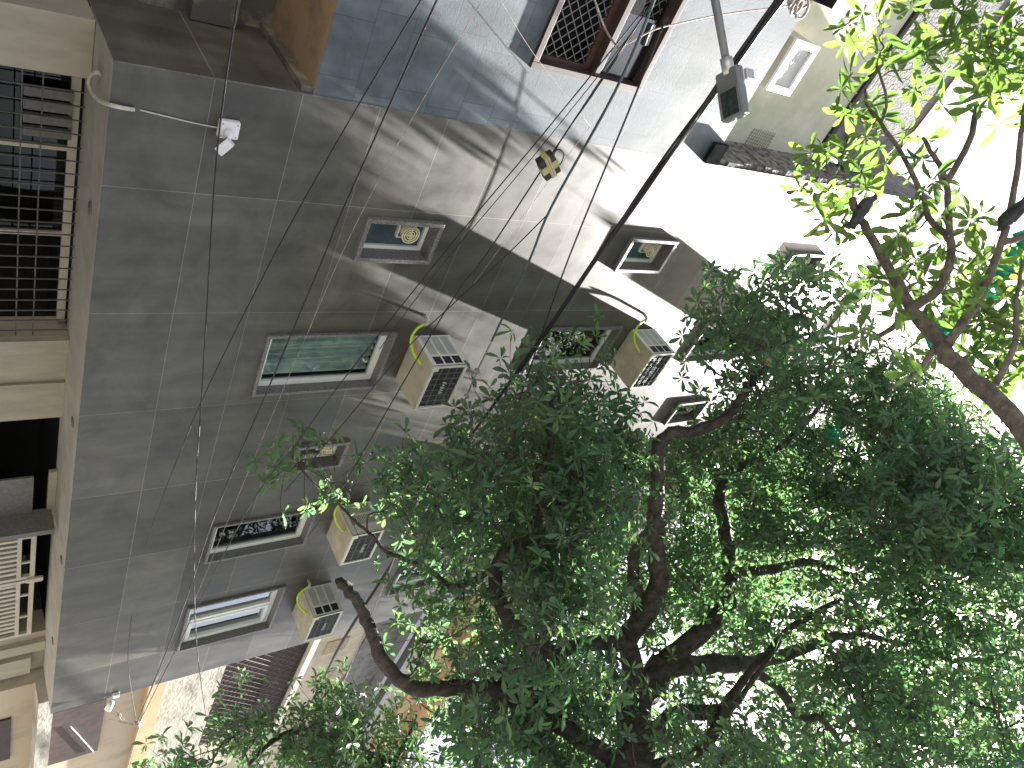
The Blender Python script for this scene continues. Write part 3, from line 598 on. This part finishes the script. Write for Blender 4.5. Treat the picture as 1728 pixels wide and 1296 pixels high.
for i, (o, rr) in enumerate(((0, .014), (.02, .012), (-.018, .010), (.005, .011))):
    base = [(1338, -30, 3.3), (1240, 110, 3.4), (1152, 232, 3.5), (1080, 330, 3.6), (1009, 431, 3.7), (920, 560, 3.85), (836, 679, 4.0), (770, 770, 4.1), (709, 864, 4.2), (669, 940, 4.3), (576, 1087, 4.5), (539, 1160, 4.6), (480, 1275, 4.8), (455, 1330, 4.85)]
    P = []
    for k_, q in enumerate(base): P.append(atY(*q) + Vector((0, o * math.sin(k_ * 1.3 + i), o * math.cos(k_ * 0.9 + i * 2))))
    tag(MB().tube(smooth_path(P, 6), rr, 7).build('cable', M['black'], None, True), 'one of the twisted strands of thick black cable bundle crossing the whole picture', 'cable', 'thick black cable bundle strands')
cable([(1120, 40, 3.5), (1060, 190, 3.6), (961, 432, 3.75), (909, 579, 3.85), (873, 685, 3.9), (816, 859, 4.0), (765, 1020, 4.1), (719, 1147, 4.2), (686, 1254, 4.3), (670, 1320, 4.3)], .006, M['black'], 'slack black cable between the thick bundle and the teal conduit, passing into the leaves')
cable([(839, -10, 4.9), (900, 90, 4.9), (996, 213, 4.9)], .002, M['tancable'], 'hair thin wire slanting across the blue stone wall')
cable([(1043, 84, 3.7), (1080, 62, 3.72), (1110, 48, 3.7), (1152, 38, 3.7), (1220, 24, 3.7), (1330, 10, 3.6)], .004, M['pink'], 'faded pink cable looped toward the lamp arm')
cable([(1000, -10, 4.2), (1022, 50, 4.1), (1047, 86, 3.7)], .006, M['tancable'], 'grey split cable dropping past the brown window')
cable([(222, 1040, 4.7), (216, 1112, 4.75), (222, 1170, 4.8), (231, 1222, 4.85)], .004, M['black'], 'short sagging cable tied to the hub at the right wall')
cable([(293, 1104, 4.6), (262, 1150, 4.7), (236, 1224, 4.8), (212, 1310, 5.0)], .005, M['tancable'], 'pale cable going down from the hub beside tan band')
cable([(996, 213, 4.9), (930, 300, 4.93), (850, 410, 4.95), (800, 478, 4.95)], .002, M['tancable'], 'hair thin wire close to the sunlit grey wall')
cable([(1074, 45, 3.62), (980, 165, 3.68), (870, 300, 3.8), (760, 430, 3.95), (690, 520, 4.05), (640, 590, 4.15)], .0028, M['black'], 'fine cable of the fan that passes right of the first small vent window')
cable([(1066, 60, 3.62), (1000, 160, 3.66), (947, 236, 3.68), (935, 262, 3.68)], .003, M['black'], 'short fine cable from the brown window down to the taped box')
cable([(820, -10, 4.7), (690, 210, 4.75), (590, 400, 4.8), (520, 560, 4.85), (430, 770, 4.9), (330, 1010, 4.93)], .0022, M['tancable'], 'pale fine wire close along the grey wall from blue tiles to sliding window')
hb = MB(); c = atY(230, 1222, 4.75)
for i in range(7): hb.tube(smooth_path([c + Vector((random.uniform(-.05, .05), 0, random.uniform(-.05, .05))), c + Vector((random.uniform(.0, .15), .1, random.uniform(-.2, -.05))), c + Vector((random.uniform(.1, .3), .3, random.uniform(-.35, -.1)))], 4), .007, 6)
hb.tube([c + Vector((-.05, 0, -.03)), c + Vector((.05, 0, .07))], .03, 8)
tag(hb.build('cable_hub', M['tancable'], None, True), 'bundle of loose cable ends tied together in front of the peach wall', 'cable hub')
bun = MB(); c = atY(1098, 40, 3.75)
for i in range(22):
    q = c.lerp(atY(1085, 75, 3.75), i / 22); bun.tube([q, q + Vector((.0, .0, .045))], .004, 5)
bun.tube([c, atY(1085, 75, 3.75)], .02, 8)
tag(bun.build('cable_comb', M['black'], None), 'black toothed cable splice strip in front of the brown window', 'cable splice')
# coil of fittings at the top edge
c = atY(1352, 4, 3.4); cl = MB()
for i in range(4): cl.torus(c + Vector((random.uniform(-.04, .04), random.uniform(-.04, .04), random.uniform(-.03, .03))), (random.uniform(-.3, .3), 1, random.uniform(-.3, .3)), .05 + .012 * i, .009)
tag(cl.build('cable_coil', M['tancable'], None, True), 'grey coil of cable hanging at the picture edge beside the bundle', 'cable coil')
# taped box on the cable
bx = atY(925, 279, 3.66)
r = empty('junction_box', bx, 'small black box wrapped in yellow tape hanging on a cable', 'box')
e1 = (atY(947, 318, 3.66) - atY(921, 258, 3.66)); e1.normalize(); e2 = (atY(900, 265, 3.66) - atY(932, 250, 3.66)).normalized(); e2 = (e2 - e1 * e2.dot(e1)).normalized(); e3 = e1.cross(e2)
BM = Matrix((e1, e2, e3)).transposed().to_4x4(); BM.translation = bx
MB().box(-.088, .088, -.06, .06, -.03, .03).xf(BM).build('case', M['black'], r, bevel=.005)
MB().box(-.03, .03, -.062, .062, -.032, .032).xf(BM).box(0, 0, 0, 0, 0, 0).build('tape', M['tape'], r)
MB().box(-.09, .09, -.022, .016, -.0335, .0335).xf(BM).build('tape', M['tape'], r)
ct = MB()
for q in (-.012, .004): ct.tube([(-.092, q, -.036), (.092, q, -.036)], .003, 5); ct.tube([(-.092, q, .036), (.092, q, .036)], .003, 5)
ct.xf(BM).build('tie', M['conduit'], r)
lo_ = smooth_path([Vector(q) for q in ((-.07, -.06, 0), (-.06, -.11, 0), (0, -.125, 0), (.05, -.09, 0), (.06, -.055, 0))], 5)
MB().tube([BM @ q for q in lo_], .004, 6).build('loop', M['black'], r, True)

# ------------------------------------------------------------------ trees
LIT = [[(560, 0), (735, 30), (880, 215), (1200, 262), (1345, 0)],
       [(560, 175), (690, 190), (1152, 272), (1430, 310), (1700, 340), (1700, 520), (1360, 510), (1320, 560), (1150, 720), (1060, 720), (900, 690), (780, 620), (640, 560), (575, 480), (480, 400), (560, 250)],
       [(560, 620), (740, 590), (880, 640), (840, 770), (700, 790), (560, 720)],
       [(590, 740), (835, 770), (900, 830), (760, 810), (580, 760)],
       [(86, 1130), (290, 1105), (440, 1075), (576, 1040), (690, 960), (720, 1030), (576, 1075), (87, 1215)]]
def lit_at(p):
    if p.y >= D: return False
    t = (D - p.y) / -SUN.y
    q = p - SUN * t
    if q.z < 2: return False
    x, y = proj(q); return any(inpoly(x, y, P) for P in LIT)

def area(P):
    return abs(sum(P[i][0] * P[i - 1][1] - P[i - 1][0] * P[i][1] for i in range(len(P)))) / 2

def make_leaves(name, pos, axis, L0, m_, parent, nl=(6, 10), wr=0.31):
    """whorls of leaves, every leaf a folded blade; one mesh"""
    n = len(pos); V = []; T = []
    tot = 0
    cnt = RS.randint(nl[0], nl[1], n)
    idx = np.repeat(np.arange(n), cnt); k = np.concatenate([np.arange(c) for c in cnt]); c_ = cnt[idx]; m = len(idx)
    A = axis[idx]; P = pos[idx]
    ref = np.where(np.abs(A[:, 2:3]) < .9, np.array([[0, 0, 1.]]), np.array([[1., 0, 0]]))
    e1 = np.cross(A, ref); e1 /= np.linalg.norm(e1, axis=1)[:, None]; e2 = np.cross(A, e1)
    ph = 2 * np.pi * k / c_ + RS.uniform(-.35, .35, m) + (RS.uniform(0, 6.28, n))[idx]
    el = RS.normal(.12, .38, m) + (RS.normal(0, .18, n))[idx]
    rad = e1 * np.cos(ph)[:, None] + e2 * np.sin(ph)[:, None]
    u = rad * np.cos(el)[:, None] + A * np.sin(el)[:, None]
    vv = np.cross(A, rad); ww = np.cross(u, vv)
    roll = RS.normal(0, .3, m)[:, None]; vv = vv * np.cos(roll) + ww * np.sin(roll); ww = np.cross(u, vv)
    L = L0 * RS.uniform(.45, 1.2, m)[:, None]; W = L * wr * RS.uniform(.85, 1.15, m)[:, None]
    fold = RS.uniform(.03, .14, m)[:, None] * L; dr = RS.uniform(-.02, .28, m)[:, None] * L
    b = P + u * L * .06
    pts = np.stack([b, P + u * L * .38 + vv * W * .30 + ww * fold * .6 - ww * dr * .1, P + u * L * .68 + vv * W * .5 + ww * fold - ww * dr * .45, P + u * L * .9 + vv * W * .32 + ww * fold * .5 - ww * dr * .8, P + u * L - ww * dr,
                    P + u * L * .9 - vv * W * .32 + ww * fold * .5 - ww * dr * .8, P + u * L * .68 - vv * W * .5 + ww * fold - ww * dr * .45, P + u * L * .38 - vv * W * .30 + ww * fold * .6 - ww * dr * .1, P + u * L * .62 - ww * dr * .4], 1)
    V = pts.reshape(-1, 3)
    loc = np.array([0, 1, 2, 8, 8, 2, 3, 4, 8, 4, 5, 6, 8, 6, 7, 0]).reshape(4, 4)
    Fc = (np.arange(m)[:, None, None] * 9 + loc[None]).reshape(-1, 4)
    me = bpy.data.meshes.new(name); me.vertices.add(len(V)); me.vertices.foreach_set('co', V.ravel().astype(np.float32))
    me.loops.add(Fc.size); me.loops.foreach_set('vertex_index', Fc.ravel().astype(np.int32))
    me.polygons.add(len(Fc)); me.polygons.foreach_set('loop_start', (np.arange(len(Fc)) * 4).astype(np.int32)); 
    me.polygons.foreach_set('use_smooth', np.ones(len(Fc), dtype=bool))
    me.update(calc_edges=True); me.materials.append(m_)
    tone = np.clip(RS.beta(2, 3, n)[idx] + RS.normal(0, .12, m), 0, 1)
    at = me.attributes.new('tone', 'FLOAT', 'POINT'); at.data.foreach_set('value', np.repeat(tone, 9).astype(np.float32))
    o = bpy.data.objects.new(name, me); COL.objects.link(o); o.parent = parent; o.matrix_parent_inverse = Matrix.Translation(-Vector(parent.location))
    return o

def tree(label, base, limbs, regions, L0, bark, leafm, extra=(), spread=.24, per=13, filt=True, ymax=4.6, r_twig=.010, clear=False, clump=-.12):
    root = empty('tree', base, label, 'tree', None)
    nodes = []
    for i, (pts, r0, r1) in enumerate(limbs):
        P = [Vector(q) if isinstance(q, Vector) else (atd(*q)) for q in pts]
        S = smooth_path(P, 5); n = len(S)
        S = [q + Vector((random.gauss(0, 1), random.gauss(0, 1), random.gauss(0, 1))) * (r0 * .10) for q in S]
        MB().tube(S, [r0 + (r1 - r0) * (j / (n - 1)) + random.uniform(-.03, .06) * r0 for j in range(n)], 10).build('trunk' if i == 0 else 'branch', bark, root, True)
        if i or len(limbs) == 1: nodes += S
        else: nodes += S[len(S) // 2:]
    nodes = list(nodes)
    # leaves keep off the heavy wood itself: sample points along the thick limbs
    KEEP = []
    if clear:
        for (pts, r0, r1) in limbs[:12]:
            S = smooth_path([q if isinstance(q, Vector) else atd(*q) for q in pts], 6)
            for j, q in enumerate(S):
                rr = r0 + (r1 - r0) * j / len(S)
                if rr > .03: x, y = proj(q); KEEP.append((x, y, (q - CAM).length, rr * F / (q - CAM).length + 5))
        KEEP = np.array(KEEP)
    def hides_limb(p):
        if not len(KEEP): return False
        x, y = proj(p); d = (p - CAM).length
        return bool(np.any((np.hypot(KEEP[:, 0] - x, KEEP[:, 1] - y) < KEEP[:, 3] + 4) & (d < KEEP[:, 2] + .1)))
    cl = []
    for (P, dmin, dmax, od) in regions:
        xs_ = [q[0] for q in P]; ys_ = [q[1] for q in P]; dm = (dmin + dmax) / 2
        n = int(od * area(P) * dm * dm / (F * F * .0118 * (L0 / .15) ** 2) / per); c = 0; tries = 0
        while c < n and tries < n * 40:
            tries += 1
            x = random.uniform(min(xs_), max(xs_)); y = random.uniform(min(ys_), max(ys_))
            if not inpoly(x, y, P): continue
            d = random.uniform(dmin, dmax); q = atd(x, y, d)
            if q.y > ymax:
                dd = ray(x, y).normalized(); d = (ymax - random.uniform(0, .7)) / dd.y; q = CAM + dd * d
            if clump and mnoise.noise(q * 1.1) < clump * (.6 if c < n * .7 else 1): continue
            if filt and lit_at(q) and random.random() < .985: continue
            cl.append(q); c += 1
    cl += [Vector(q) for q in extra]
    N = np.array([tuple(q) for q in nodes]); tw = MB()
    C = np.array([tuple(q) for q in cl]); 
    dmin_ = np.array([np.min(np.sum((N - q) ** 2, axis=1)) for q in C]); order = np.argsort(dmin_)
    pos = []; ax = []
    NL = list(N)
    Narr = np.zeros((len(NL) + len(C) * 6, 3)); Narr[:len(NL)] = N; cnt = len(NL)
    for i in order:
        q = Vector(C[i]); d2 = np.sum((Narr[:cnt] - C[i]) ** 2, axis=1); j = int(np.argmin(d2)); a = Vector(Narr[j]); d = (q - a).length
        if d > .02:
            jit = lambda: Vector((random.gauss(0, 1), random.gauss(0, 1), random.gauss(0, 1))) * d * .09
            S = smooth_path([a, a.lerp(q, .33) + jit() - Vector((0, 0, d * .06)), a.lerp(q, .67) + jit() - Vector((0, 0, d * .05)), q], 3)
            rr = r_twig * (0.8 + min(d, 2.5) * .55)
            tw.tube(S, [rr + (r_twig * .5 - rr) * (t_ / (len(S) - 1)) for t_ in range(len(S))], 5, False)
            for s_ in S[3::2]: Narr[cnt] = s_; cnt += 1
        m = max(3, int(random.gauss(per, per * .35)))
        for _ in range(m):
            o = Vector((random.gauss(0, 1) * spread, random.gauss(0, 1) * spread, random.gauss(0, 1) * spread * .62)); p_ = q + o
            if p_.y > 4.93: continue
            if filt and lit_at(p_) and random.random() < .985: continue
            if hides_limb(p_) and random.random() < .85: continue
            pos.append(tuple(p_)); a_ = (Vector((0, 0, .9)) + o.normalized() * .9 + Vector((random.gauss(0, .3), random.gauss(0, .3), random.gauss(0, .2)))).normalized(); ax.append(tuple(a_))
            st = q + o * .2; tw.tube([st, st.lerp(p_, .55) - Vector((0, 0, .02)), p_ - a_ * .02, p_ + a_ * .02], [r_twig * .35, r_twig * .28, r_twig * .22, r_twig * .15], 3, False)
    tw.build('twigs', bark, root, False)
    make_leaves('foliage', np.array(pos), np.array(ax), L0, leafm, root)
    print('tree', label[:20], len(cl), len(pos))
    return root

# leaf clusters added up the sun rays to shade the lower front and stone wall
DARK = [[(175, 112), (515, 170), (560, 300), (470, 330), (590, 440), (425, 570), (425, 660), (560, 690), (640, 760), (600, 900), (480, 985), (290, 1085), (98, 1110), (120, 860), (150, 520)],
        [(545, 20), (640, 60), (760, 150), (850, 215), (700, 195), (540, 165)]]
CROWN = [[(1200, 620), (1240, 540), (1300, 480), (1420, 470), (1800, 760), (1800, 1300), (1250, 1300), (1100, 1000), (1120, 780)], [(720, 880), (800, 700), (900, 670), (1100, 800), (1100, 1000), (900, 1150), (720, 1100)]]
SHADE = []; tries = 0
while len(SHADE) < 430 and tries < 20000:
    tries += 1; Pd = DARK[0 if random.random() < .58 else 1]
    x = random.uniform(90, 860); y = random.uniform(20, 1110)
    if not inpoly(x, y, Pd): continue
    q = atY(x, y, D) + SUN * random.uniform(3, 14)
    if 3.2 < q.y < 4.8 and not lit_at(q) and any(inpoly(*proj(q), c_) for c_ in CROWN): SHADE.append(q)
for _ in range(40):  # more clusters added sunward of the small foot tree to darken it
    SHADE.append(atd(random.uniform(300, 720), random.uniform(1150, 1310), random.uniform(10, 11.5)) + SUN * random.uniform(2.5, 6))
SHADE = [q for q in SHADE if q.y < 4.7 and proj(q)[0] > 700]
T1base = Vector((7.4, .6, 0))
limbs = [([T1base, Vector((7.35, .7, 2.5)), Vector((7.2, .85, 5.2)), (1045, 1315, 9.0), (1075, 1200, 9.6), (1120, 1120, 10)], .27, .17),
         ([(1085, 1170, 9.7), (1060, 1085, 9.5), (1108, 1005, 9.3), (1108, 930, 9.2), (1106, 860, 9.0), (1110, 785, 8.8), (1122, 737, 8.7), (1190, 722, 8.8), (1240, 690, 8.9), (1262, 650, 9.1), (1292, 618, 9.4)], .13, .035),
         ([(1060, 1085, 9.5), (1078, 1022, 9.4), (1066, 962, 9.3), (1080, 918, 9.2), (1102, 885, 9.1)], .09, .05),
         ([(1120, 1120, 10), (1195, 1055, 10.2), (1226, 1020, 10.4), (1234, 960, 10.6), (1222, 900, 10.6), (1214, 850, 10.6), (1228, 800, 10.8), (1275, 775, 11), (1335, 740, 11.3), (1380, 690, 11.5)], .13, .03),
         ([(1234, 960, 10.6), (1290, 964, 11), (1370, 948, 11.8), (1450, 970, 12.3), (1520, 900, 12.6)], .08, .03),
         ([(1110, 1125, 9.9), (1180, 1122, 10.3), (1250, 1120, 10.8), (1312, 1108, 11.4), (1385, 1085, 12), (1440, 1070, 12.4), (1530, 1090, 12.8)], .14, .035),
         ([(1250, 1120, 10.8), (1312, 1160, 11.2), (1350, 1212, 11.5), (1386, 1212, 11.7), (1420, 1255, 12), (1460, 1290, 12.3)], .07, .03),
         ([(1386, 1212, 11.7), (1430, 1168, 12), (1438, 1125, 12.2)], .045, .02),
         ([(1060, 1260, 9.2), (1150, 1205, 9.6), (1222, 1198, 9.8), (1262, 1150, 10.2), (1335, 1060, 10.6), (1420, 1010, 11)], .11, .03),
         ([(1050, 1300, 9.1), (1180, 1270, 9.4), (1230, 1180, 9.8), (1280, 1120, 10)], .08, .04),
         ([(1052, 1290, 9.05), (960, 1235, 8.8), (860, 1170, 8.5), (770, 1160, 8.3), (704, 1162, 8.1), (655, 1128, 8.0), (632, 1080, 7.9), (614, 1035, 7.8), (588, 992, 7.75), (573, 985, 7.7)], .095, .045),
         ([(1060, 1085, 9.5), (1000, 1085, 9.0), (930, 1100, 8.4), (862, 1050, 7.8), (835, 960, 7.5), (890, 905, 7.3), (916, 850, 7.2), (905, 800, 7.1), (928, 770, 7.1), (926, 715, 7.1), (930, 680, 7.1)], .09, .02),
         ([(835, 960, 7.5), (770, 990, 7.6), (725, 962, 7.7), (680, 942, 7.75), (650, 930, 7.8), (630, 905, 7.8), (602, 882, 7.8), (572, 850, 7.8), (540, 825, 7.75), (505, 790, 7.7)], .03, .008),
         ([(1446, 1060, 12.4), (1560, 1030, 12.4), (1640, 1010, 12.2), (1740, 960, 11.8)], .06, .02),
         ([(1440, 1075, 12.4), (1480, 1180, 12), (1560, 1250, 11.8), (1650, 1290, 11.6)], .05, .02)]
regs = [([(700, 880), (745, 800), (795, 690), (850, 668), (930, 660), (945, 605), (1000, 620), (1010, 690), (1065, 745), (1110, 800), (1100, 900), (990, 920), (985, 1000), (1045, 1060), (900, 1180), (760, 1170), (700, 1080), (690, 960)], 6.4, 8.6, 3.2),
        ([(1110, 770), (1200, 740), (1300, 640), (1450, 700), (1500, 1000), (1400, 1150), (1250, 1150), (1180, 1060), (1120, 1060), (1150, 950), (1110, 860)], 9, 13, 2.3),
        ([(1170, 640), (1185, 590), (1208, 510), (1225, 560), (1290, 480), (1400, 465), (1450, 560), (1450, 720), (1300, 690), (1240, 640)], 7.5, 10.5, 2.0),
        ([(1440, 700), (1600, 730), (1728, 790), (1790, 800), (1790, 960), (1690, 975), (1700, 1010), (1790, 1010), (1790, 1340), (1300, 1340), (1250, 1200), (1400, 1150)], 8, 13.5, 2.2),
        ([(790, 1200), (900, 1150), (1100, 1130), (1300, 1180), (1320, 1340), (790, 1340)], 7.5, 10.5, 3.1),
        ([(990, 1000), (1100, 950), (1180, 1060), (1120, 1110), (1030, 1060)], 9, 11, 1.3),
        ([(435, 735), (500, 745), (600, 830), (600, 880), (560, 870), (450, 790)], 7.4, 7.9, 1.1),
        ([(640, 780), (700, 770), (780, 800), (740, 850), (660, 840)], 7.2, 7.8, 1.8),
        ([(930, 600), (985, 590), (1005, 640), (985, 660)], 4.9, 5.5, 1.3),
        ([(930, 600), (1005, 600), (1010, 700), (960, 700)], 4.9, 5.6, 1.2),
        ([(1440, 590), (1550, 625), (1690, 775), (1790, 890), (1790, 1000), (1500, 900)], 9, 13, 2.6),
        ([(770, 1150), (900, 1140), (960, 1200), (970, 1340), (800, 1340), (780, 1240)], 7.5, 9.5, 3.0)]
tree('big dark tree with twisting limbs and dense whorled leaves filling the lower right', T1base, limbs, regs, .14, M['bark'], M['leaf'], SHADE + [Vector((random.uniform(3.5, 17), random.uniform(-4.5, 0.2), random.uniform(5.5, 12))) for _ in range(150)], clear=True)
T2base = Vector((1.2, -3.4, 0))
l2_ = [([T2base, Vector((1.25, -3.1, 2.4)), Vector((1.45, -2.1, 4.3)), Vector((1.55, -.8, 5.2)), (1760, 770, 4.2), (1640, 640, 4.5), (1560, 552, 4.8), (1538, 520, 4.9)], .068, .034),
       ([(1538, 520, 4.9), (1500, 455, 5.05), (1466, 392, 5.2), (1447, 360, 5.3), (1437, 335, 5.35)], .031, .021),
       ([(1538, 520, 4.9), (1588, 482, 5.0), (1604, 430, 5.1), (1602, 380, 5.2), (1597, 310, 5.3), (1575, 262, 5.4), (1556, 233, 5.5)], .030, .010),
       ([(1602, 400, 5.2), (1570, 372, 5.3), (1560, 340, 5.4), (1532, 277, 5.5), (1487, 207, 5.6), (1465, 180, 5.65), (1459, 145, 5.7)], .020, .007),
       ([(1487, 207, 5.6), (1496, 170, 5.6), (1482, 110, 5.7), (1492, 78, 5.75)], .010, .006),
       ([(1595, 310, 5.3), (1635, 240, 5.4), (1648, 170, 5.5), (1640, 110, 5.6), (1636, 50, 5.7), (1644, 10, 5.7)], .02, .007),
       ([(1600, 580, 4.65), (1645, 515, 4.75), (1668, 470, 4.8), (1690, 410, 4.9), (1708, 340, 5.0), (1722, 240, 5.1), (1730, 180, 5.2)], .026, .012),
       ([(1585, 575, 4.7), (1545, 632, 4.6), (1500, 655, 4.6)], .018, .009),
       ([(1534, 525, 4.9), (1508, 552, 5), (1480, 568, 5.1)], .020, .012),
       ([(1690, 410, 4.9), (1740, 392, 5), (1790, 350, 5.1)], .02, .01),
       ([(1680, 650, 4.5), (1712, 580, 4.6), (1716, 500, 4.7), (1730, 420, 4.8)], .018, .008)]
r2 = [([(1600, 380), (1728, 300), (1800, 300), (1800, 640), (1650, 600), (1600, 520)], 4.6, 5.8, 1.05),
      ([(1440, 480), (1470, 420), (1590, 400), (1590, 500), (1520, 500)], 4.7, 5.8, 1.15),
      ([(1400, 560), (1500, 540), (1530, 640), (1480, 700), (1420, 690)], 4.4, 5.4, .75),
      ([(1420, 300), (1600, 280), (1640, 400), (1480, 440)], 5, 6, .75),
      ([(1430, 180), (1560, 130), (1600, 260), (1500, 290), (1440, 240)], 5.2, 6, .65),
      ([(1580, 40), (1728, 20), (1790, 60), (1790, 320), (1640, 330)], 5, 6.2, .8),
      ([(1460, 90), (1520, 20), (1560, 40), (1500, 110)], 5.4, 6, .7),
      ([(1590, 700), (1700, 720), (1690, 790), (1610, 770)], 4.0, 4.4, .45)]
ex = [atd(1385, 258, 5.6), atd(1402, 298, 5.5), atd(1490, 35, 5.8), atd(1470, 120, 5.7), atd(1560, 110, 5.7)] + [Vector((random.uniform(-4, 4), random.uniform(-5.5, -1.2), random.uniform(4.5, 8.5))) for _ in range(170)]
tree('slender near tree with sunlit yellow green leaves against white sky, upper right', T2base, l2_, r2, .145, M['bark2'], M['leaf2'], ex, spread=.15, per=6, ymax=4.2, r_twig=.006, clear=True)
T3base = Vector((11.0, 2.6, 0))
l3_ = [([T3base, Vector((11.0, 2.6, 3)), (650, 1340, 11.0), (610, 1270, 11.2), (575, 1245, 11.3)], .14, .06),
       ([(575, 1245, 11.3), (530, 1238, 11.2), (490, 1235, 11.0), (455, 1255, 10.8), (420, 1290, 10.6)], .05, .02),
       ([(610, 1270, 11.2), (590, 1230, 11.2), (545, 1200, 11.1), (530, 1175, 11)], .035, .012),
       ([(640, 1320, 11), (680, 1260, 11), (700, 1220, 11.2)], .04, .015)]
r3 = [([(250, 1300), (345, 1235), (430, 1225), (470, 1250), (400, 1340), (240, 1340)], 10, 11.5, 1.7),
      ([(450, 1230), (530, 1180), (600, 1155), (680, 1185), (700, 1250), (690, 1340), (430, 1340), (480, 1250)], 10, 12, 1.9),
      ([(730, 1250), (790, 1200), (800, 1260), (760, 1340)], 9, 11, .5)]
tree('smaller leafy tree low at the picture foot in front of the stained wall', T3base, l3_, r3, .14, M['bark'], M['leaf'], spread=.24)

# ------------------------------------------------------------------ green netting and birds
def net(px, py, d, w_, h_, label):
    c = atd(px, py, d); r = MB(); n = 10; m = 8
    P = [[c + AH_w * ((i / n - .5) * w_) + UP_w * ((j / m - .5) * h_) + FW_w * (.06 * math.sin(i * 1.7 + j) + .05 * math.sin(j * 2.1)) for j in range(m + 1)] for i in range(n + 1)]
    for i in range(n):
        for j in range(m):
            if (i * 7 + j * 5) % 9 == 0: continue
            r.quad(P[i][j], P[i + 1][j], P[i + 1][j + 1], P[i][j + 1])
    o = r.build('shade_net', M['net'], None, True); so_ = o.modifiers.new('s', 'SOLIDIFY'); so_.thickness = .004
    return tag(o, label, 'net', 'green nets')
AH_w, UP_w, FW_w = Vector((1, 0, 0)), Vector((0, .5, .86)), Vector((0, -.86, .5))
net(1610, 543, 7.2, .5, .38, 'torn green net sheet seen beside the near tree fork')
net(1702, 452, 7.2, .6, .5, 'torn green net sheet glimpsed through leaves at right edge')
net(1402, 735, 9.6, .2, .16, 'small scrap of green net deep inside the dark crown')
def bird(px, py, d, face, label):
    c = atd(px, py, d); root = empty('pigeon', c, label, 'bird', 'dark birds perched in the trees')
    f = Vector(face).normalized(); u = Vector((0, 0, 1)); u = (u - f * u.dot(f)).normalized(); f = f * .72; u = u * .72
    path = [(-.17, -.03), (-.10, -.015), (-.05, 0), (0, .005), (.05, .02), (.085, .05), (.105, .085), (.125, .10), (.142, .095), (.16, .088)]
    rad = [.03, .022, .030, .040, .037, .026, .018, .019, .011, .002]
    MB().tube([c + f * a + u * b for a, b in path], rad, 12).build('body', M['feather'], root, True)
    s = f.cross(u)
    for sg in (-1, 1):
        q = c + s * sg * .042
        MB().tube([q + f * .05 + u * .015, q + f * 0 + u * .01, q - f * .08 - u * .01, q - f * .16 - u * .025], [.012, .02, .015, .004], 8).build('wing', M['feather'], root, True)
        MB().tube([c + s * sg * .018 - u * .045, c + s * sg * .02 - u * .09, c + s * sg * .02 - u * .092 + f * .03], .003, 5).build('leg', M['rust'], root)
bird(1455, 352, 5.15, (-.8, .3, .2), 'dark pigeon perched on the cut branch end beside the white wall')
bird(1703, 366, 4.9, (.8, .2, .1), 'dark pigeon perched near the right edge among light leaves')
bird(1548, 1034, 11.5, (-.6, .5, .3), 'dark bird silhouetted deep in the big dark tree')
